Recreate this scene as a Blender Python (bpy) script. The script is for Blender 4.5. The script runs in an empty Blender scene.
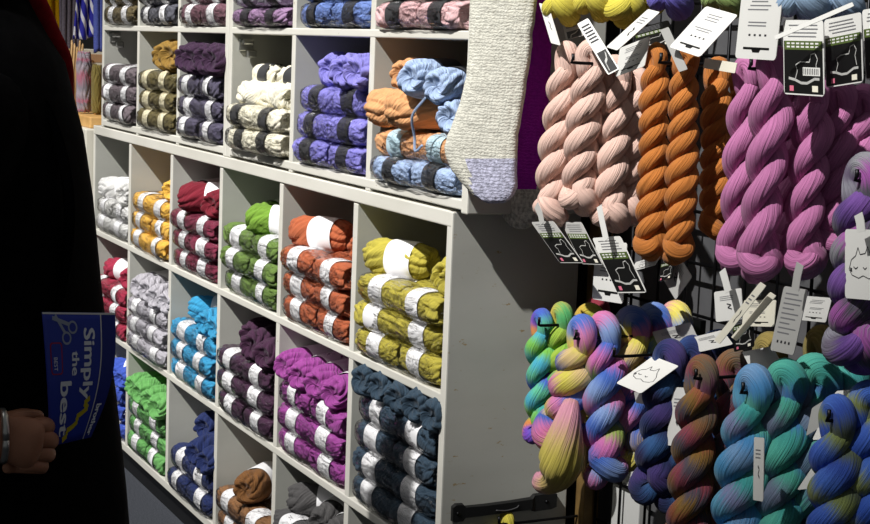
import bpy, bmesh, math, random
from mathutils import Vector, Matrix, noise

PI = math.pi
C = bpy.context.scene.collection
Z0 = 0.93                      # height of the underside of the lower shelf's top board above the floor
rnd = random.Random(7)

# ------------------------------------------------------------------ camera
F = 1600.07
CAM = Vector((2.24048, -1.12049, 0.27563 + Z0))
CR = Vector((0.43491, 0.89963, 0.03905)).normalized()
CU = Vector((-0.13543, 0.02248, 0.99053)).normalized()
CF = Vector((-0.89023, 0.43608, -0.13162)).normalized()

def ray(x, y):
    return CF + CR * ((x - 435) / F) + CU * ((262 - y) / F)

def at(x, y, Y):               # the place on the vertical plane at depth Y seen in that direction
    d = ray(x, y)
    return CAM + d * ((Y - CAM.y) / d.y)

def atx(x, y, X):
    d = ray(x, y)
    return CAM + d * ((X - CAM.x) / d.x)

cam_d = bpy.data.cameras.new('camera')
cam = bpy.data.objects.new('camera', cam_d)
C.objects.link(cam)
cam_d.sensor_width = 36
cam_d.lens = F / 870 * 36
cam_d.clip_start = 0.02
m = Matrix((CR, CU, -CF)).transposed().to_4x4()
m.translation = CAM
cam.matrix_world = m
bpy.context.scene.camera = cam

# ------------------------------------------------------------------ materials
def lin(h):
    h = h.lstrip('#')
    o = []
    for i in (0, 2, 4):
        c = int(h[i:i + 2], 16) / 255
        o.append(c / 12.92 if c <= .04045 else ((c + .055) / 1.055) ** 2.4)
    return (*o, 1)

def base_mat(name):
    mt = bpy.data.materials.new(name)
    mt.use_nodes = True
    nt = mt.node_tree
    return mt, nt, nt.nodes['Principled BSDF'], nt.nodes, nt.links

def plain(name, col, rough=.6, metal=0.0, spec=.5):
    mt, nt, b, N, L = base_mat(name)
    b.inputs['Base Color'].default_value = lin(col)
    b.inputs['Roughness'].default_value = rough
    b.inputs['Metallic'].default_value = metal
    b.inputs['Specular IOR Level'].default_value = spec
    return mt

def noisy(name, c1, c2, scale=8, rough=.7, bump=.2, detail=4, lo=.35, hi=.65, spec=.3, dist=.002):
    mt, nt, b, N, L = base_mat(name)
    tc = N.new('ShaderNodeTexCoord')
    nz = N.new('ShaderNodeTexNoise')
    nz.inputs['Scale'].default_value = scale
    nz.inputs['Detail'].default_value = detail
    L.new(tc.outputs['Object'], nz.inputs['Vector'])
    rp = N.new('ShaderNodeValToRGB')
    rp.color_ramp.elements[0].position = lo; rp.color_ramp.elements[0].color = lin(c1)
    rp.color_ramp.elements[1].position = hi; rp.color_ramp.elements[1].color = lin(c2)
    L.new(nz.outputs['Fac'], rp.inputs['Fac'])
    L.new(rp.outputs['Color'], b.inputs['Base Color'])
    bp = N.new('ShaderNodeBump')
    bp.inputs['Strength'].default_value = bump
    bp.inputs['Distance'].default_value = dist
    L.new(nz.outputs['Fac'], bp.inputs['Height'])
    L.new(bp.outputs['Normal'], b.inputs['Normal'])
    b.inputs['Roughness'].default_value = rough
    b.inputs['Specular IOR Level'].default_value = spec
    return mt

def yarn_mat(name, cols, freq=0.0, us=15, vs=2.2, skew=7, namp=.35, bump=1.0, seed=0.0, vary=.16, sat=1.0):
    """Wool: fine threads from a stretched noise on the UVs; several colours = hand-dyed along the thread."""
    def lin(h):
        c = globals()['lin'](h)
        g = .3 * c[0] + .6 * c[1] + .1 * c[2]
        return (*[g + (q - g) * sat for q in c[:3]], 1)
    mt, nt, b, N, L = base_mat(name)
    uv = N.new('ShaderNodeUVMap')
    sep = N.new('ShaderNodeSeparateXYZ'); L.new(uv.outputs['UV'], sep.inputs[0])
    def math_n(op, a, bb):
        n = N.new('ShaderNodeMath'); n.operation = op
        for i, q in enumerate((a, bb)):
            if isinstance(q, (int, float)): n.inputs[i].default_value = q
            else: L.new(q, n.inputs[i])
        return n.outputs[0]
    u, v = sep.outputs['X'], sep.outputs['Y']
    # threads run round the seam without a break: use cos/sin of u
    ang = math_n('MULTIPLY', u, 2 * PI)
    ang = math_n('ADD', ang, math_n('MULTIPLY', v, skew))
    cx = math_n('MULTIPLY', math_n('COSINE', ang, 0), us / 6)
    cy = math_n('MULTIPLY', math_n('SINE', ang, 0), us / 6)
    cmb = N.new('ShaderNodeCombineXYZ')
    L.new(cx, cmb.inputs[0]); L.new(cy, cmb.inputs[1]); L.new(math_n('ADD', math_n('MULTIPLY', v, vs), seed), cmb.inputs[2])
    nz = N.new('ShaderNodeTexNoise')
    nz.inputs['Scale'].default_value = 2.2; nz.inputs['Detail'].default_value = 3; nz.inputs['Roughness'].default_value = .6
    L.new(cmb.outputs[0], nz.inputs['Vector'])
    if len(cols) == 1:
        cs = lin(cols[0])
        rp = N.new('ShaderNodeValToRGB')
        rp.color_ramp.elements[0].position = .3; rp.color_ramp.elements[1].position = .7
        rp.color_ramp.elements[0].color = (*[c * (1 - vary) for c in cs[:3]], 1)
        rp.color_ramp.elements[1].color = (*[min(1, c * (1 + vary)) for c in cs[:3]], 1)
        L.new(nz.outputs['Fac'], rp.inputs['Fac'])
    else:
        f = math_n('ADD', math_n('MULTIPLY', v, freq), math_n('MULTIPLY', nz.outputs['Fac'], namp))
        f = math_n('FRACT', math_n('ADD', f, seed), 0)
        rp = N.new('ShaderNodeValToRGB')
        cr = rp.color_ramp
        cr.interpolation = 'EASE'
        n = len(cols)
        while len(cr.elements) < n + 1: cr.elements.new(.5)
        for i in range(n + 1):
            cr.elements[i].position = i / n
            cr.elements[i].color = lin(cols[i % n])
        L.new(f, rp.inputs['Fac'])
    L.new(rp.outputs['Color'], b.inputs['Base Color'])
    bp = N.new('ShaderNodeBump')
    bp.inputs['Strength'].default_value = bump
    bp.inputs['Distance'].default_value = .004
    L.new(nz.outputs['Fac'], bp.inputs['Height'])
    L.new(bp.outputs['Normal'], b.inputs['Normal'])
    b.inputs['Roughness'].default_value = .85
    b.inputs['Specular IOR Level'].default_value = .2
    b.inputs['Sheen Weight'].default_value = .08
    b.inputs['Sheen Roughness'].default_value = .5
    return mt

def knit_mat(name, col, sx=75, sz=62, bump=.35, vary=.12):
    mt, nt, b, N, L = base_mat(name)
    tc = N.new('ShaderNodeTexCoord')
    w1 = N.new('ShaderNodeTexWave'); w1.bands_direction = 'X'; w1.inputs['Scale'].default_value = sx
    w2 = N.new('ShaderNodeTexWave'); w2.bands_direction = 'Z'; w2.inputs['Scale'].default_value = sz
    for w in (w1, w2):
        w.inputs['Distortion'].default_value = 5.5; w.inputs['Detail Scale'].default_value = 3
        L.new(tc.outputs['Object'], w.inputs['Vector'])
    nz = N.new('ShaderNodeTexNoise'); nz.inputs['Scale'].default_value = 180; nz.inputs['Detail'].default_value = 3
    L.new(tc.outputs['Object'], nz.inputs['Vector'])
    a = N.new('ShaderNodeMath'); a.operation = 'ADD'
    L.new(w1.outputs['Fac'], a.inputs[0]); L.new(w2.outputs['Fac'], a.inputs[1])
    a2 = N.new('ShaderNodeMath'); a2.operation = 'ADD'
    L.new(a.outputs[0], a2.inputs[0]); L.new(nz.outputs['Fac'], a2.inputs[1])
    bp = N.new('ShaderNodeBump'); bp.inputs['Strength'].default_value = bump; bp.inputs['Distance'].default_value = .002
    L.new(a2.outputs[0], bp.inputs['Height']); L.new(bp.outputs['Normal'], b.inputs['Normal'])
    cs = lin(col)
    rp = N.new('ShaderNodeValToRGB')
    rp.color_ramp.elements[0].position = .35; rp.color_ramp.elements[1].position = .65
    rp.color_ramp.elements[0].color = (*[c * (1 - vary) for c in cs[:3]], 1)
    rp.color_ramp.elements[1].color = (*[min(1, c * (1 + vary)) for c in cs[:3]], 1)
    L.new(nz.outputs['Fac'], rp.inputs['Fac']); L.new(rp.outputs['Color'], b.inputs['Base Color'])
    b.inputs['Roughness'].default_value = .95; b.inputs['Specular IOR Level'].default_value = .1
    return mt

def film_mat():
    mt = bpy.data.materials.new('clear_plastic_film'); mt.use_nodes = True
    nt = mt.node_tree; N = nt.nodes; L = nt.links
    N.remove(N['Principled BSDF'])
    out = N['Material Output']
    tr = N.new('ShaderNodeBsdfTransparent'); tr.inputs['Color'].default_value = (.995, .995, .995, 1)
    gl = N.new('ShaderNodeBsdfGlossy'); gl.inputs['Roughness'].default_value = .11
    tc = N.new('ShaderNodeTexCoord')
    mp = N.new('ShaderNodeMapping'); mp.inputs['Scale'].default_value = (14, 30, 42)
    L.new(tc.outputs['Object'], mp.inputs['Vector'])
    oi = N.new('ShaderNodeObjectInfo')
    ad = N.new('ShaderNodeVectorMath'); ad.operation = 'ADD'
    cb = N.new('ShaderNodeMath'); cb.operation = 'MULTIPLY'; cb.inputs[1].default_value = 40
    L.new(oi.outputs['Random'], cb.inputs[0])
    L.new(mp.outputs[0], ad.inputs[0]); L.new(cb.outputs[0], ad.inputs[1])
    nz = N.new('ShaderNodeTexNoise'); nz.inputs['Scale'].default_value = 1.3; nz.inputs['Detail'].default_value = 4
    nz.inputs['Distortion'].default_value = 1.6
    L.new(ad.outputs[0], nz.inputs['Vector'])
    bp = N.new('ShaderNodeBump'); bp.inputs['Strength'].default_value = 1.0; bp.inputs['Distance'].default_value = .012
    L.new(nz.outputs['Fac'], bp.inputs['Height']); L.new(bp.outputs['Normal'], gl.inputs['Normal'])
    lw = N.new('ShaderNodeFresnel'); lw.inputs['IOR'].default_value = 1.22
    L.new(bp.outputs['Normal'], lw.inputs['Normal'])
    mx = N.new('ShaderNodeMixShader')
    L.new(lw.outputs[0], mx.inputs[0]); L.new(tr.outputs[0], mx.inputs[1]); L.new(gl.outputs[0], mx.inputs[2])
    L.new(mx.outputs[0], out.inputs['Surface'])
    return mt

def label_mat(name, paper, ink):
    """paper band with a few small printed marks on its face"""
    mt, nt, b, N, L = base_mat(name)
    uv = N.new('ShaderNodeUVMap')
    mp = N.new('ShaderNodeMapping'); mp.inputs['Scale'].default_value = (34, 5, 1)
    L.new(uv.outputs['UV'], mp.inputs['Vector'])
    nz = N.new('ShaderNodeTexNoise'); nz.inputs['Scale'].default_value = 2.0; nz.inputs['Detail'].default_value = 2
    L.new(mp.outputs[0], nz.inputs['Vector'])
    sep = N.new('ShaderNodeSeparateXYZ'); L.new(uv.outputs['UV'], sep.inputs[0])
    def cmp(val, c, e):
        n = N.new('ShaderNodeMath'); n.operation = 'COMPARE'
        L.new(val, n.inputs[0]); n.inputs[1].default_value = c; n.inputs[2].default_value = e
        return n.outputs[0]
    gt = N.new('ShaderNodeMath'); gt.operation = 'GREATER_THAN'; gt.inputs[1].default_value = .56
    L.new(nz.outputs['Fac'], gt.inputs[0])
    m1 = N.new('ShaderNodeMath'); m1.operation = 'MULTIPLY'
    L.new(cmp(sep.outputs['X'], .84, .028), m1.inputs[0]); L.new(cmp(sep.outputs['Y'], .5, .2), m1.inputs[1])
    m2 = N.new('ShaderNodeMath'); m2.operation = 'MULTIPLY'
    L.new(m1.outputs[0], m2.inputs[0]); L.new(gt.outputs[0], m2.inputs[1])
    mx = N.new('ShaderNodeMix'); mx.data_type = 'RGBA'
    mx.inputs['A'].default_value = lin(paper); mx.inputs['B'].default_value = lin(ink)
    L.new(m2.outputs[0], mx.inputs['Factor']); L.new(mx.outputs['Result'], b.inputs['Base Color'])
    b.inputs['Roughness'].default_value = .45
    return mt

def painted_mat(name, c1='#CDCABF', c2='#DBD8CE', chip='#8F7C57', th=.69):
    """off-white painted board with faint brush variation, scuffs and chipped ochre specks"""
    mt, nt, b, N, L = base_mat(name)
    tc = N.new('ShaderNodeTexCoord')
    n1 = N.new('ShaderNodeTexNoise'); n1.inputs['Scale'].default_value = 5; n1.inputs['Detail'].default_value = 6
    n2 = N.new('ShaderNodeTexNoise'); n2.inputs['Scale'].default_value = 38; n2.inputs['Detail'].default_value = 5; n2.inputs['Roughness'].default_value = .7
    mp = N.new('ShaderNodeMapping'); mp.inputs['Scale'].default_value = (1, 1, 2.4)
    L.new(tc.outputs['Object'], mp.inputs['Vector'])
    L.new(mp.outputs[0], n1.inputs['Vector']); L.new(mp.outputs[0], n2.inputs['Vector'])
    rp = N.new('ShaderNodeValToRGB')
    rp.color_ramp.elements[0].position = .3; rp.color_ramp.elements[0].color = lin(c1)
    rp.color_ramp.elements[1].position = .7; rp.color_ramp.elements[1].color = lin(c2)
    L.new(n1.outputs['Fac'], rp.inputs['Fac'])
    r2 = N.new('ShaderNodeValToRGB')
    r2.color_ramp.elements[0].position = th; r2.color_ramp.elements[0].color = (0, 0, 0, 1)
    r2.color_ramp.elements[1].position = th + .03; r2.color_ramp.elements[1].color = (1, 1, 1, 1)
    L.new(n2.outputs['Fac'], r2.inputs['Fac'])
    mx = N.new('ShaderNodeMix'); mx.data_type = 'RGBA'
    mx.inputs['B'].default_value = lin(chip)
    L.new(r2.outputs['Color'], mx.inputs['Factor']); L.new(rp.outputs['Color'], mx.inputs['A'])
    L.new(mx.outputs['Result'], b.inputs['Base Color'])
    bp = N.new('ShaderNodeBump'); bp.inputs['Strength'].default_value = .25; bp.inputs['Distance'].default_value = .002
    L.new(n1.outputs['Fac'], bp.inputs['Height']); L.new(bp.outputs['Normal'], b.inputs['Normal'])
    b.inputs['Roughness'].default_value = .55
    return mt

M_PAINT = painted_mat('off_white_paint')
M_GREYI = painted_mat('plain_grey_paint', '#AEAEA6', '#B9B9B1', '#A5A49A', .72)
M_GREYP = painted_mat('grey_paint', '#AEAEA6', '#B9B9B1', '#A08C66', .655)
M_FILM = film_mat()
M_LBL_W = label_mat('white_paper_label', '#F2F1F2', '#2A2A30')
M_LBL_D = label_mat('dark_paper_label', '#3A3A3C', '#D8D8D8')
M_LBL_C = label_mat('cream_paper_label', '#EDE4C4', '#5A4A30')
M_LBL_B = label_mat('pale_blue_paper_label', '#B9D2DC', '#405060')
M_WHITE = plain('white_card', '#DEDDD8', .5)
M_PALE = plain('pale_grey_card', '#B4B3AF', .5)
M_CREAM = plain('cream_card', '#E9E4D2', .5)
M_BLACK = plain('black_card', '#101010', .35)
M_INK = plain('dark_ink', '#26262A', .6)
M_GREYINK = plain('grey_ink', '#77777A', .6)
M_OLIVE = plain('olive_print', '#4E5F2A', .5)
M_PINKP = plain('pink_print', '#D8708A', .5)
M_METAL = plain('dark_metal', '#1B1B1D', .35, .8)
M_STEEL = plain('steel', '#B9B9B4', .3, .9)
M_BLKPL = plain('black_plastic', '#0B0B0C', .5)
M_WALL = noisy('dark_grey_panel', '#4A4A4C', '#565658', 14, .6, .1)
M_WOODP = noisy('brown_wood', '#5A4526', '#7A6136', 20, .6, .2)
M_COAT = noisy('black_wool_coat', '#050506', '#0A0A0B', 60, .95, .2, spec=.05)

_ym = {}
def ym(name, col, **k):
    if name not in _ym:
        k.setdefault('sat', .88)
        _ym[name] = yarn_mat(name + '_yarn', [col] if isinstance(col, str) else col, **k)
    return _ym[name]

# ------------------------------------------------------------------ object helpers
def empty(name, label, cat, loc=(0, 0, 0), rot=(0, 0, 0), group=None, kind=None):
    o = bpy.data.objects.new(name, None)
    o.empty_display_size = .02
    C.objects.link(o)
    o.location = loc; o.rotation_euler = rot
    tag(o, label, cat, group, kind)
    return o

def tag(o, label=None, cat=None, group=None, kind=None):
    if label: o['label'] = label
    if cat: o['category'] = cat
    if group: o['group'] = group
    if kind: o['kind'] = kind
    return o

def link(name, me, mats=None, parent=None, loc=(0, 0, 0), rot=(0, 0, 0), scale=(1, 1, 1)):
    """one object on a mesh; materials sit on the object so that repeats can share the mesh"""
    o = bpy.data.objects.new(name, me)
    C.objects.link(o)
    o.location = loc; o.rotation_euler = rot; o.scale = scale
    if parent is not None: o.parent = parent
    if mats is not None:
        if not isinstance(mats, (list, tuple)): mats = [mats]
        while len(me.materials) < len(mats): me.materials.append(mats[0])
        for i, mt in enumerate(mats):
            o.material_slots[i].link = 'OBJECT'
            o.material_slots[i].material = mt
    return o

def new_mesh(name, verts, faces, uvs=None, smooth=True, fmat=None):
    me = bpy.data.meshes.new(name)
    me.from_pydata([tuple(v) for v in verts], [], faces)
    if uvs is not None:
        ul = me.uv_layers.new(name='UVMap')
        i = 0
        for fu in uvs:
            for q in fu:
                ul.data[i].uv = q; i += 1
    if smooth: me.polygons.foreach_set('use_smooth', [True] * len(me.polygons))
    if fmat is not None: me.polygons.foreach_set('material_index', fmat)
    me.update()
    return me

def bm_box(bm, x0, x1, y0, y1, z0, z1, bevel=0.0):
    r = bmesh.ops.create_cube(bm, size=1)
    vs = r['verts']
    for v in vs:
        v.co = Vector(((x0 + x1) / 2 + v.co.x * (x1 - x0), (y0 + y1) / 2 + v.co.y * (y1 - y0), (z0 + z1) / 2 + v.co.z * (z1 - z0)))
    if bevel:
        es = list({e for v in vs for e in v.link_edges})
        bmesh.ops.bevel(bm, geom=es, offset=bevel, segments=2, affect='EDGES', profile=.5)

def box(name, mt, parent, x0, x1, y0, y1, z0, z1, bevel=.0015, off=(0, 0, 0)):
    bm = bmesh.new()
    bm_box(bm, x0 - off[0], x1 - off[0], y0 - off[1], y1 - off[1], z0 - off[2], z1 - off[2], bevel)
    me = bpy.data.meshes.new(name); bm.to_mesh(me); bm.free()
    return link(name, me, mt, parent)

def smooth_path(pts, n):
    """Catmull-Rom through pts (x, y, z, radius), resampled evenly by length"""
    P = [Vector(p) for p in pts]
    P = [P[0] * 2 - P[1]] + P + [P[-1] * 2 - P[-2]]
    out = []
    for i in range(1, len(P) - 2):
        for k in range(12):
            t = k / 12
            a, b, c, d = P[i - 1], P[i], P[i + 1], P[i + 2]
            out.append(.5 * ((2 * b) + (c - a) * t + (2 * a - 5 * b + 4 * c - d) * t * t + (3 * b - 3 * c + d - a) * t ** 3))
    out.append(P[-2])
    L = [0]
    for a, b in zip(out, out[1:]): L.append(L[-1] + (b.xyz - a.xyz).length)
    res = []; j = 0
    for i in range(n):
        s = L[-1] * i / (n - 1)
        while j < len(L) - 2 and L[j + 1] < s: j += 1
        t = (s - L[j]) / max(1e-9, L[j + 1] - L[j])
        res.append(out[j].lerp(out[j + 1], min(1, max(0, t))))
    return res, L[-1]

def tube_geo(pts, na=12, n=None, ridge=0.0, lobes=0, twist=0.0, seed=0, flat=1.0, caps=True, uvv0=0.0):
    """sweep a round section along pts (4-vectors with radius); returns verts, faces, uvs"""
    pts = [Vector((*p[:3], p[3])) for p in pts]
    if n: P, L = smooth_path(pts, n)
    else:
        P = pts; L = sum((b.xyz - a.xyz).length for a, b in zip(P, P[1:]))
    r = random.Random(seed)
    col = [r.uniform(-1, 1) for _ in range(na)]
    V, Fs, UV = [], [], []
    T = []
    for i in range(len(P)):
        a = P[max(0, i - 1)].xyz; b = P[min(len(P) - 1, i + 1)].xyz
        d = b - a
        T.append(d.normalized() if d.length > 1e-9 else Vector((0, 0, 1)))
    nrm = T[0].orthogonal().normalized()
    s = 0
    vv = []
    for i in range(len(P)):
        if i:
            s += (P[i].xyz - P[i - 1].xyz).length
            nrm = (nrm - T[i] * nrm.dot(T[i])).normalized()
        bn = T[i].cross(nrm)
        vv.append(s + uvv0)
        for k in range(na):
            a = 2 * PI * k / na + twist * s
            rad = P[i].w * (1 + ridge * (col[k] * .6 + (.5 * math.cos(lobes * 2 * PI * k / na) if lobes else 0)))
            V.append(P[i].xyz + nrm * (math.cos(a) * rad) + bn * (math.sin(a) * rad * flat))
    for i in range(len(P) - 1):
        for k in range(na):
            k2 = (k + 1) % na
            Fs.append((i * na + k, i * na + k2, (i + 1) * na + k2, (i + 1) * na + k))
            u0, u1 = k / na, (k + 1) / na
            UV.append(((u0, vv[i]), (u1, vv[i]), (u1, vv[i + 1]), (u0, vv[i + 1])))
    if caps:
        for i0, rev in ((0, True), (len(P) - 1, False)):
            idx = [i0 * na + k for k in range(na)]
            if rev: idx.reverse()
            Fs.append(tuple(idx))
            UV.append(tuple((.5, vv[i0]) for _ in idx))
    return V, Fs, UV

def join_geo(parts):
    V, Fs, UV = [], [], []
    for v, f, u in parts:
        o = len(V)
        V += v; Fs += [tuple(i + o for i in q) for q in f]; UV += u
    return V, Fs, UV

def tube(name, mt, parent, pts, na=10, n=None, off=(0, 0, 0), **k):
    o = Vector(off)
    pts = [(p[0] - o.x, p[1] - o.y, p[2] - o.z, p[3]) for p in pts]
    v, f, u = tube_geo(pts, na, n, **k)
    return link(name, new_mesh(name, v, f, u), mt, parent)

# ------------------------------------------------------------------ yarn balls and packs
def ball_mesh(seed, L=.165, R=.033, na=88, ns=56, amp=.085, nl=9, fluff=0.0, box=.62, cap=.46, sq=.95):
    """a machine-wound ball: strands crossing at an angle, drawn in at both ends and under its paper band"""
    r = random.Random(seed)
    ph = [r.uniform(0, 6.28) for _ in range(8)]
    V, Fs, UV = [], [], []
    for i in range(ns + 1):
        q = i / ns
        a = -PI / 2 + PI * q
        x = L / 2 * math.copysign(abs(math.sin(a)) ** box, math.sin(a))
        rr = R * max(0.0, math.cos(a)) ** cap
        end = abs(math.sin(a)) ** 22
        x *= 1 - .16 * end ** 1.5
        s = x / L
        belt = math.exp(-(s / .19) ** 4)
        tip = abs(math.sin(a)) ** 5
        swirl = 3.2 * (1 - rr / R) * (1 if s > 0 else -1)
        for k in range(na):
            t = 2 * PI * k / na
            w1 = nl * t / 2 + 10 * s + 1.6 * swirl + ph[1] + .8 * math.sin(2 * t + ph[3]) + .6 * math.sin(9 * s + ph[6])
            w2 = (nl + 1) * t / 2 - 13 * s + 1.6 * swirl + ph[2] + .7 * math.sin(t + ph[5])
            f1 = abs(math.sin(w1)) ** .5
            f2 = abs(math.sin(w2)) ** .5
            msk = .5 + .5 * math.tanh(4 * math.sin(t + 6 * s + ph[4]))
            d = f1 * msk + f2 * (1 - msk) - .74
            fine = .022 * math.sin(3 * (w1 * msk + w2 * (1 - msk)))
            nz = noise.noise(Vector((math.cos(t) * 1.5, math.sin(t) * 1.5, s * 5 + seed * 3.1)))
            k_ = 1 + (amp * d + fine) * (1 - .8 * belt) * (1 - .45 * tip) + .09 * nz * (1 - .6 * belt) - .05 * belt
            if fluff: k_ += fluff * noise.noise(Vector((math.cos(t) * 6, math.sin(t) * 6, s * 30 + seed)))
            c, sn = math.cos(t), math.sin(t)
            V.append((x + .005 * (d * 1.1 * (1 - end) + nz * .6) * (1 if s > 0 else -1) * (abs(s) > .4), math.copysign(abs(c) ** sq, c) * rr * k_, math.copysign(abs(sn) ** sq, sn) * rr * k_ * .98))
    for i in range(ns):
        for k in range(na):
            k2 = (k + 1) % na
            Fs.append((i * na + k, i * na + k2, (i + 1) * na + k2, (i + 1) * na + k))
            v0, v1 = i / ns, (i + 1) / ns
            UV.append(((k / na, v0), ((k + 1) / na, v0), ((k + 1) / na, v1), (k / na, v1)))
    return new_mesh('yarn_ball', V, Fs, UV)

def band_mesh(L=.052, R=.0348, seed=0, na=40, sq=.78):
    V, Fs, UV = [], [], []
    xs = [-L / 2, -L / 2 + .002, -L / 6, L / 6, L / 2 - .002, L / 2]
    for i, x in enumerate(xs):
        for k in range(na):
            t = 2 * PI * k / na
            q = 1 + .03 * noise.noise(Vector((math.cos(t) * 1.4, math.sin(t) * 1.4, x * 14 + seed * 2.3)))
            q *= .985 if i in (0, len(xs) - 1) else 1
            c, sn = math.cos(t), math.sin(t)
            V.append((x, math.copysign(abs(c) ** sq, c) * R * q, math.copysign(abs(sn) ** sq, sn) * R * q * .97))
    for i in range(len(xs) - 1):
        for k in range(na):
            k2 = (k + 1) % na
            Fs.append((i * na + k, i * na + k2, (i + 1) * na + k2, (i + 1) * na + k))
            v0, v1 = (xs[i] / L + .5), (xs[i + 1] / L + .5)
            UV.append(((k / na, v0), ((k + 1) / na, v0), ((k + 1) / na, v1), (k / na, v1)))
    return new_mesh('label_band', V, Fs, UV)

BALLS = [ball_mesh(s, L=.170, box=.5, cap=.34, sq=.78) for s in range(1, 6)]
LOOSE = [ball_mesh(s + 20, L=.14, R=.0295, amp=.19, nl=8, box=.74, cap=.5) for s in range(5)]
FLUFFY = [ball_mesh(s + 50, L=.15, R=.031, amp=.22, nl=8, fluff=.05) for s in range(2)]
BANDS = [band_mesh(seed=s) for s in range(3)]
LBAND = band_mesh(L=.052, R=.0312, seed=9, sq=.95)

def wrap_mesh(seed, LX=.347, D=.134, H=.069):
    """the bag: a pillow round the balls, creased, with a flattened seam at each end"""
    r = random.Random(seed)
    V, Fs = [], []
    nx, na = 30, 44
    for i in range(nx + 1):
        s = -1 + 2 * i / nx
        x = LX / 2 * s
        e = abs(s)
        full = (1 - e ** 9) ** .5 if e < 1 else 0
        waist = 1 - .07 * math.exp(-(s * 7) ** 2)
        for k in range(na):
            t = 2 * PI * k / na
            c, sn = math.cos(t), math.sin(t)
            py = D / 2 * math.copysign(abs(c) ** .42, c)
            pz = H / 2 * math.copysign(abs(sn) ** .55, sn)
            nz = noise.noise(Vector((s * 5 + seed * 7, c * 2.4, sn * 2.4)))
            n2 = noise.noise(Vector((s * 16 + seed * 3, c * 6, sn * 6)))
            g = 1 + .03 * nz + .02 * n2
            V.append((x, D / 2 - .0345 + py * g * (.55 + .45 * full), H / 2 - .001 + pz * (g + .02) * waist * (.12 + .88 * full)))
    for i in range(nx):
        for k in range(na):
            k2 = (k + 1) % na
            Fs.append((i * na + k, i * na + k2, (i + 1) * na + k2, (i + 1) * na + k))
    return new_mesh('plastic_wrap', V, Fs)

WRAPS = [wrap_mesh(s) for s in range(4)]
PACK_N = [0]

def pack(loc, rz, ry, mats, band, label, group, w=.346, h=.066):
    """a clear bag of balls lying end to end in two rows; origin under the middle of its front row"""
    root = empty('yarn_pack', label, 'yarn pack', loc, (0, ry, rz), group)
    PACK_N[0] += 1
    r = random.Random(PACK_N[0] * 17)
    sx, sz = w / .346, h / .066
    if not isinstance(mats, (list, tuple)): mats = [mats]
    i = 0
    for row in range(2):
        for side in (-1, 1):
            b = link('yarn_ball', BALLS[r.randrange(5)], mats[i % len(mats)], root,
                     (side * .083 * sx + r.uniform(-.003, .003), row * .063 + r.uniform(-.003, .003), .0335 * sz + r.uniform(-.001, .0015)),
                     (r.choice((0, PI)) + r.uniform(-.08, .08), r.uniform(-.035, .035), r.uniform(-.06, .06) + (PI if r.random() < .4 else 0)), (sx, .93, sz))
            i += 1
            if band is not None:
                link('label_band', BANDS[r.randrange(3)], band, b, (r.uniform(-.010, .010), 0, 0), (r.uniform(-.1, .1), 0, r.uniform(-.05, .05)))
    link('plastic_wrap', WRAPS[r.randrange(4)], M_FILM, root, (0, 0, 0), (0, 0, 0), (sx, 1, sz))
    return root

def loose(loc, rot, mt, label, group, band=None, mesh=None, s=1.0):
    r = random.Random(hash(label) % 1 + len(label) * 13)
    me = mesh or LOOSE[rnd.randrange(5)]
    o = link('yarn_ball', me, mt, None, loc, rot, (s, s, s))
    tag(o, label, 'yarn ball', group)
    if band is not None:
        link('label_band', LBAND, band, o, (.014 + rnd.uniform(-.003, .004), 0, 0), (rnd.uniform(-.6, .6), 0, 0))
    return o

# ------------------------------------------------------------------ shelf units
W = .38
H = .27
DEP = .235
def shelf_unit(name, label, xs, zs_boards, zlow, zhigh, plinth=None, group=None):
    """xs: (x0, x1) of each upright from the left; zs_boards: (z0, z1) of each board, all measured from Z0"""
    x0, x1 = xs[0][0], xs[-1][1]
    o = ((x0 + x1) / 2, DEP / 2, Z0 + zlow)
    root = empty(name, label, 'shelf unit', o, group=group)
    for i, (a, b) in enumerate(xs):
        side = i in (0, len(xs) - 1)
        sp = box('side_panel' if side else 'divider', M_PAINT, root, a, b, 0 if side else .0012, DEP, Z0 + zlow, Z0 + ((zs_boards[-1][1] if side else zhigh - .002)), .0025 if side else .0015, o)
        # the boards are grey, only their front edges are painted white
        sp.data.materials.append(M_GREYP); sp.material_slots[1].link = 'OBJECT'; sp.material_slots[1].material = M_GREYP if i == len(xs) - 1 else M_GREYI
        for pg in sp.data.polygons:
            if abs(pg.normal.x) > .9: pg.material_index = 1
    for j, (a, b) in enumerate(zs_boards):
        top = j == len(zs_boards) - 1
        box('top_board' if top else 'shelf_board', M_PAINT, root, x0 + .003, x1 - .003, -.0008 if top else .0004, DEP - .001, Z0 + a, Z0 + b, .002, o)
    box('back_panel', M_GREYI, root, x0 + .004, x1 - .004, DEP - .006, DEP, Z0 + zlow + .004, Z0 + zhigh - .004, 0, o)
    if plinth:
        box('plinth', M_BLKPL, root, x0 + .03, x1 - .03, .05, DEP - .02, 0, Z0 + zlow + .002, .001, o)
    return root

lx = []
for k in range(6, -1, -1):
    lx.append((-k * W - .01, -k * W + .01))
shelf_unit('cubby_shelf_unit', 'lower off-white shelf unit of six columns of open cubbies', lx,
           [(-.835, -.815), (-.555, -.54), (-.285, -.27), (0, .0245)], -.835, 0.0, plinth=True)
UX_L = [(-2.201, -2.183), (-1.854, -1.816), (-1.491, -1.466), (-1.132, -1.107)]
UX_L = [(-2.203, -2.183), (-1.845, -1.826), (-1.489, -1.468), (-1.130, -1.107)]
UX_R = [(-1.106, -1.083), (-.723, -.703), (-.341, -.320), (.036, .058)]
UB = [(.0300, .046), (.292, .306), (.553, .567), (.815, .833)]
shelf_unit('cubby_shelf_unit', 'left half of the upper off-white cubby unit, above the lower shelf', UX_L, UB, .0250, .815)
shelf_unit('cubby_shelf_unit', 'right half of the upper off-white cubby unit, beside the white sock', UX_R, UB, .0250, .815)

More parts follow.
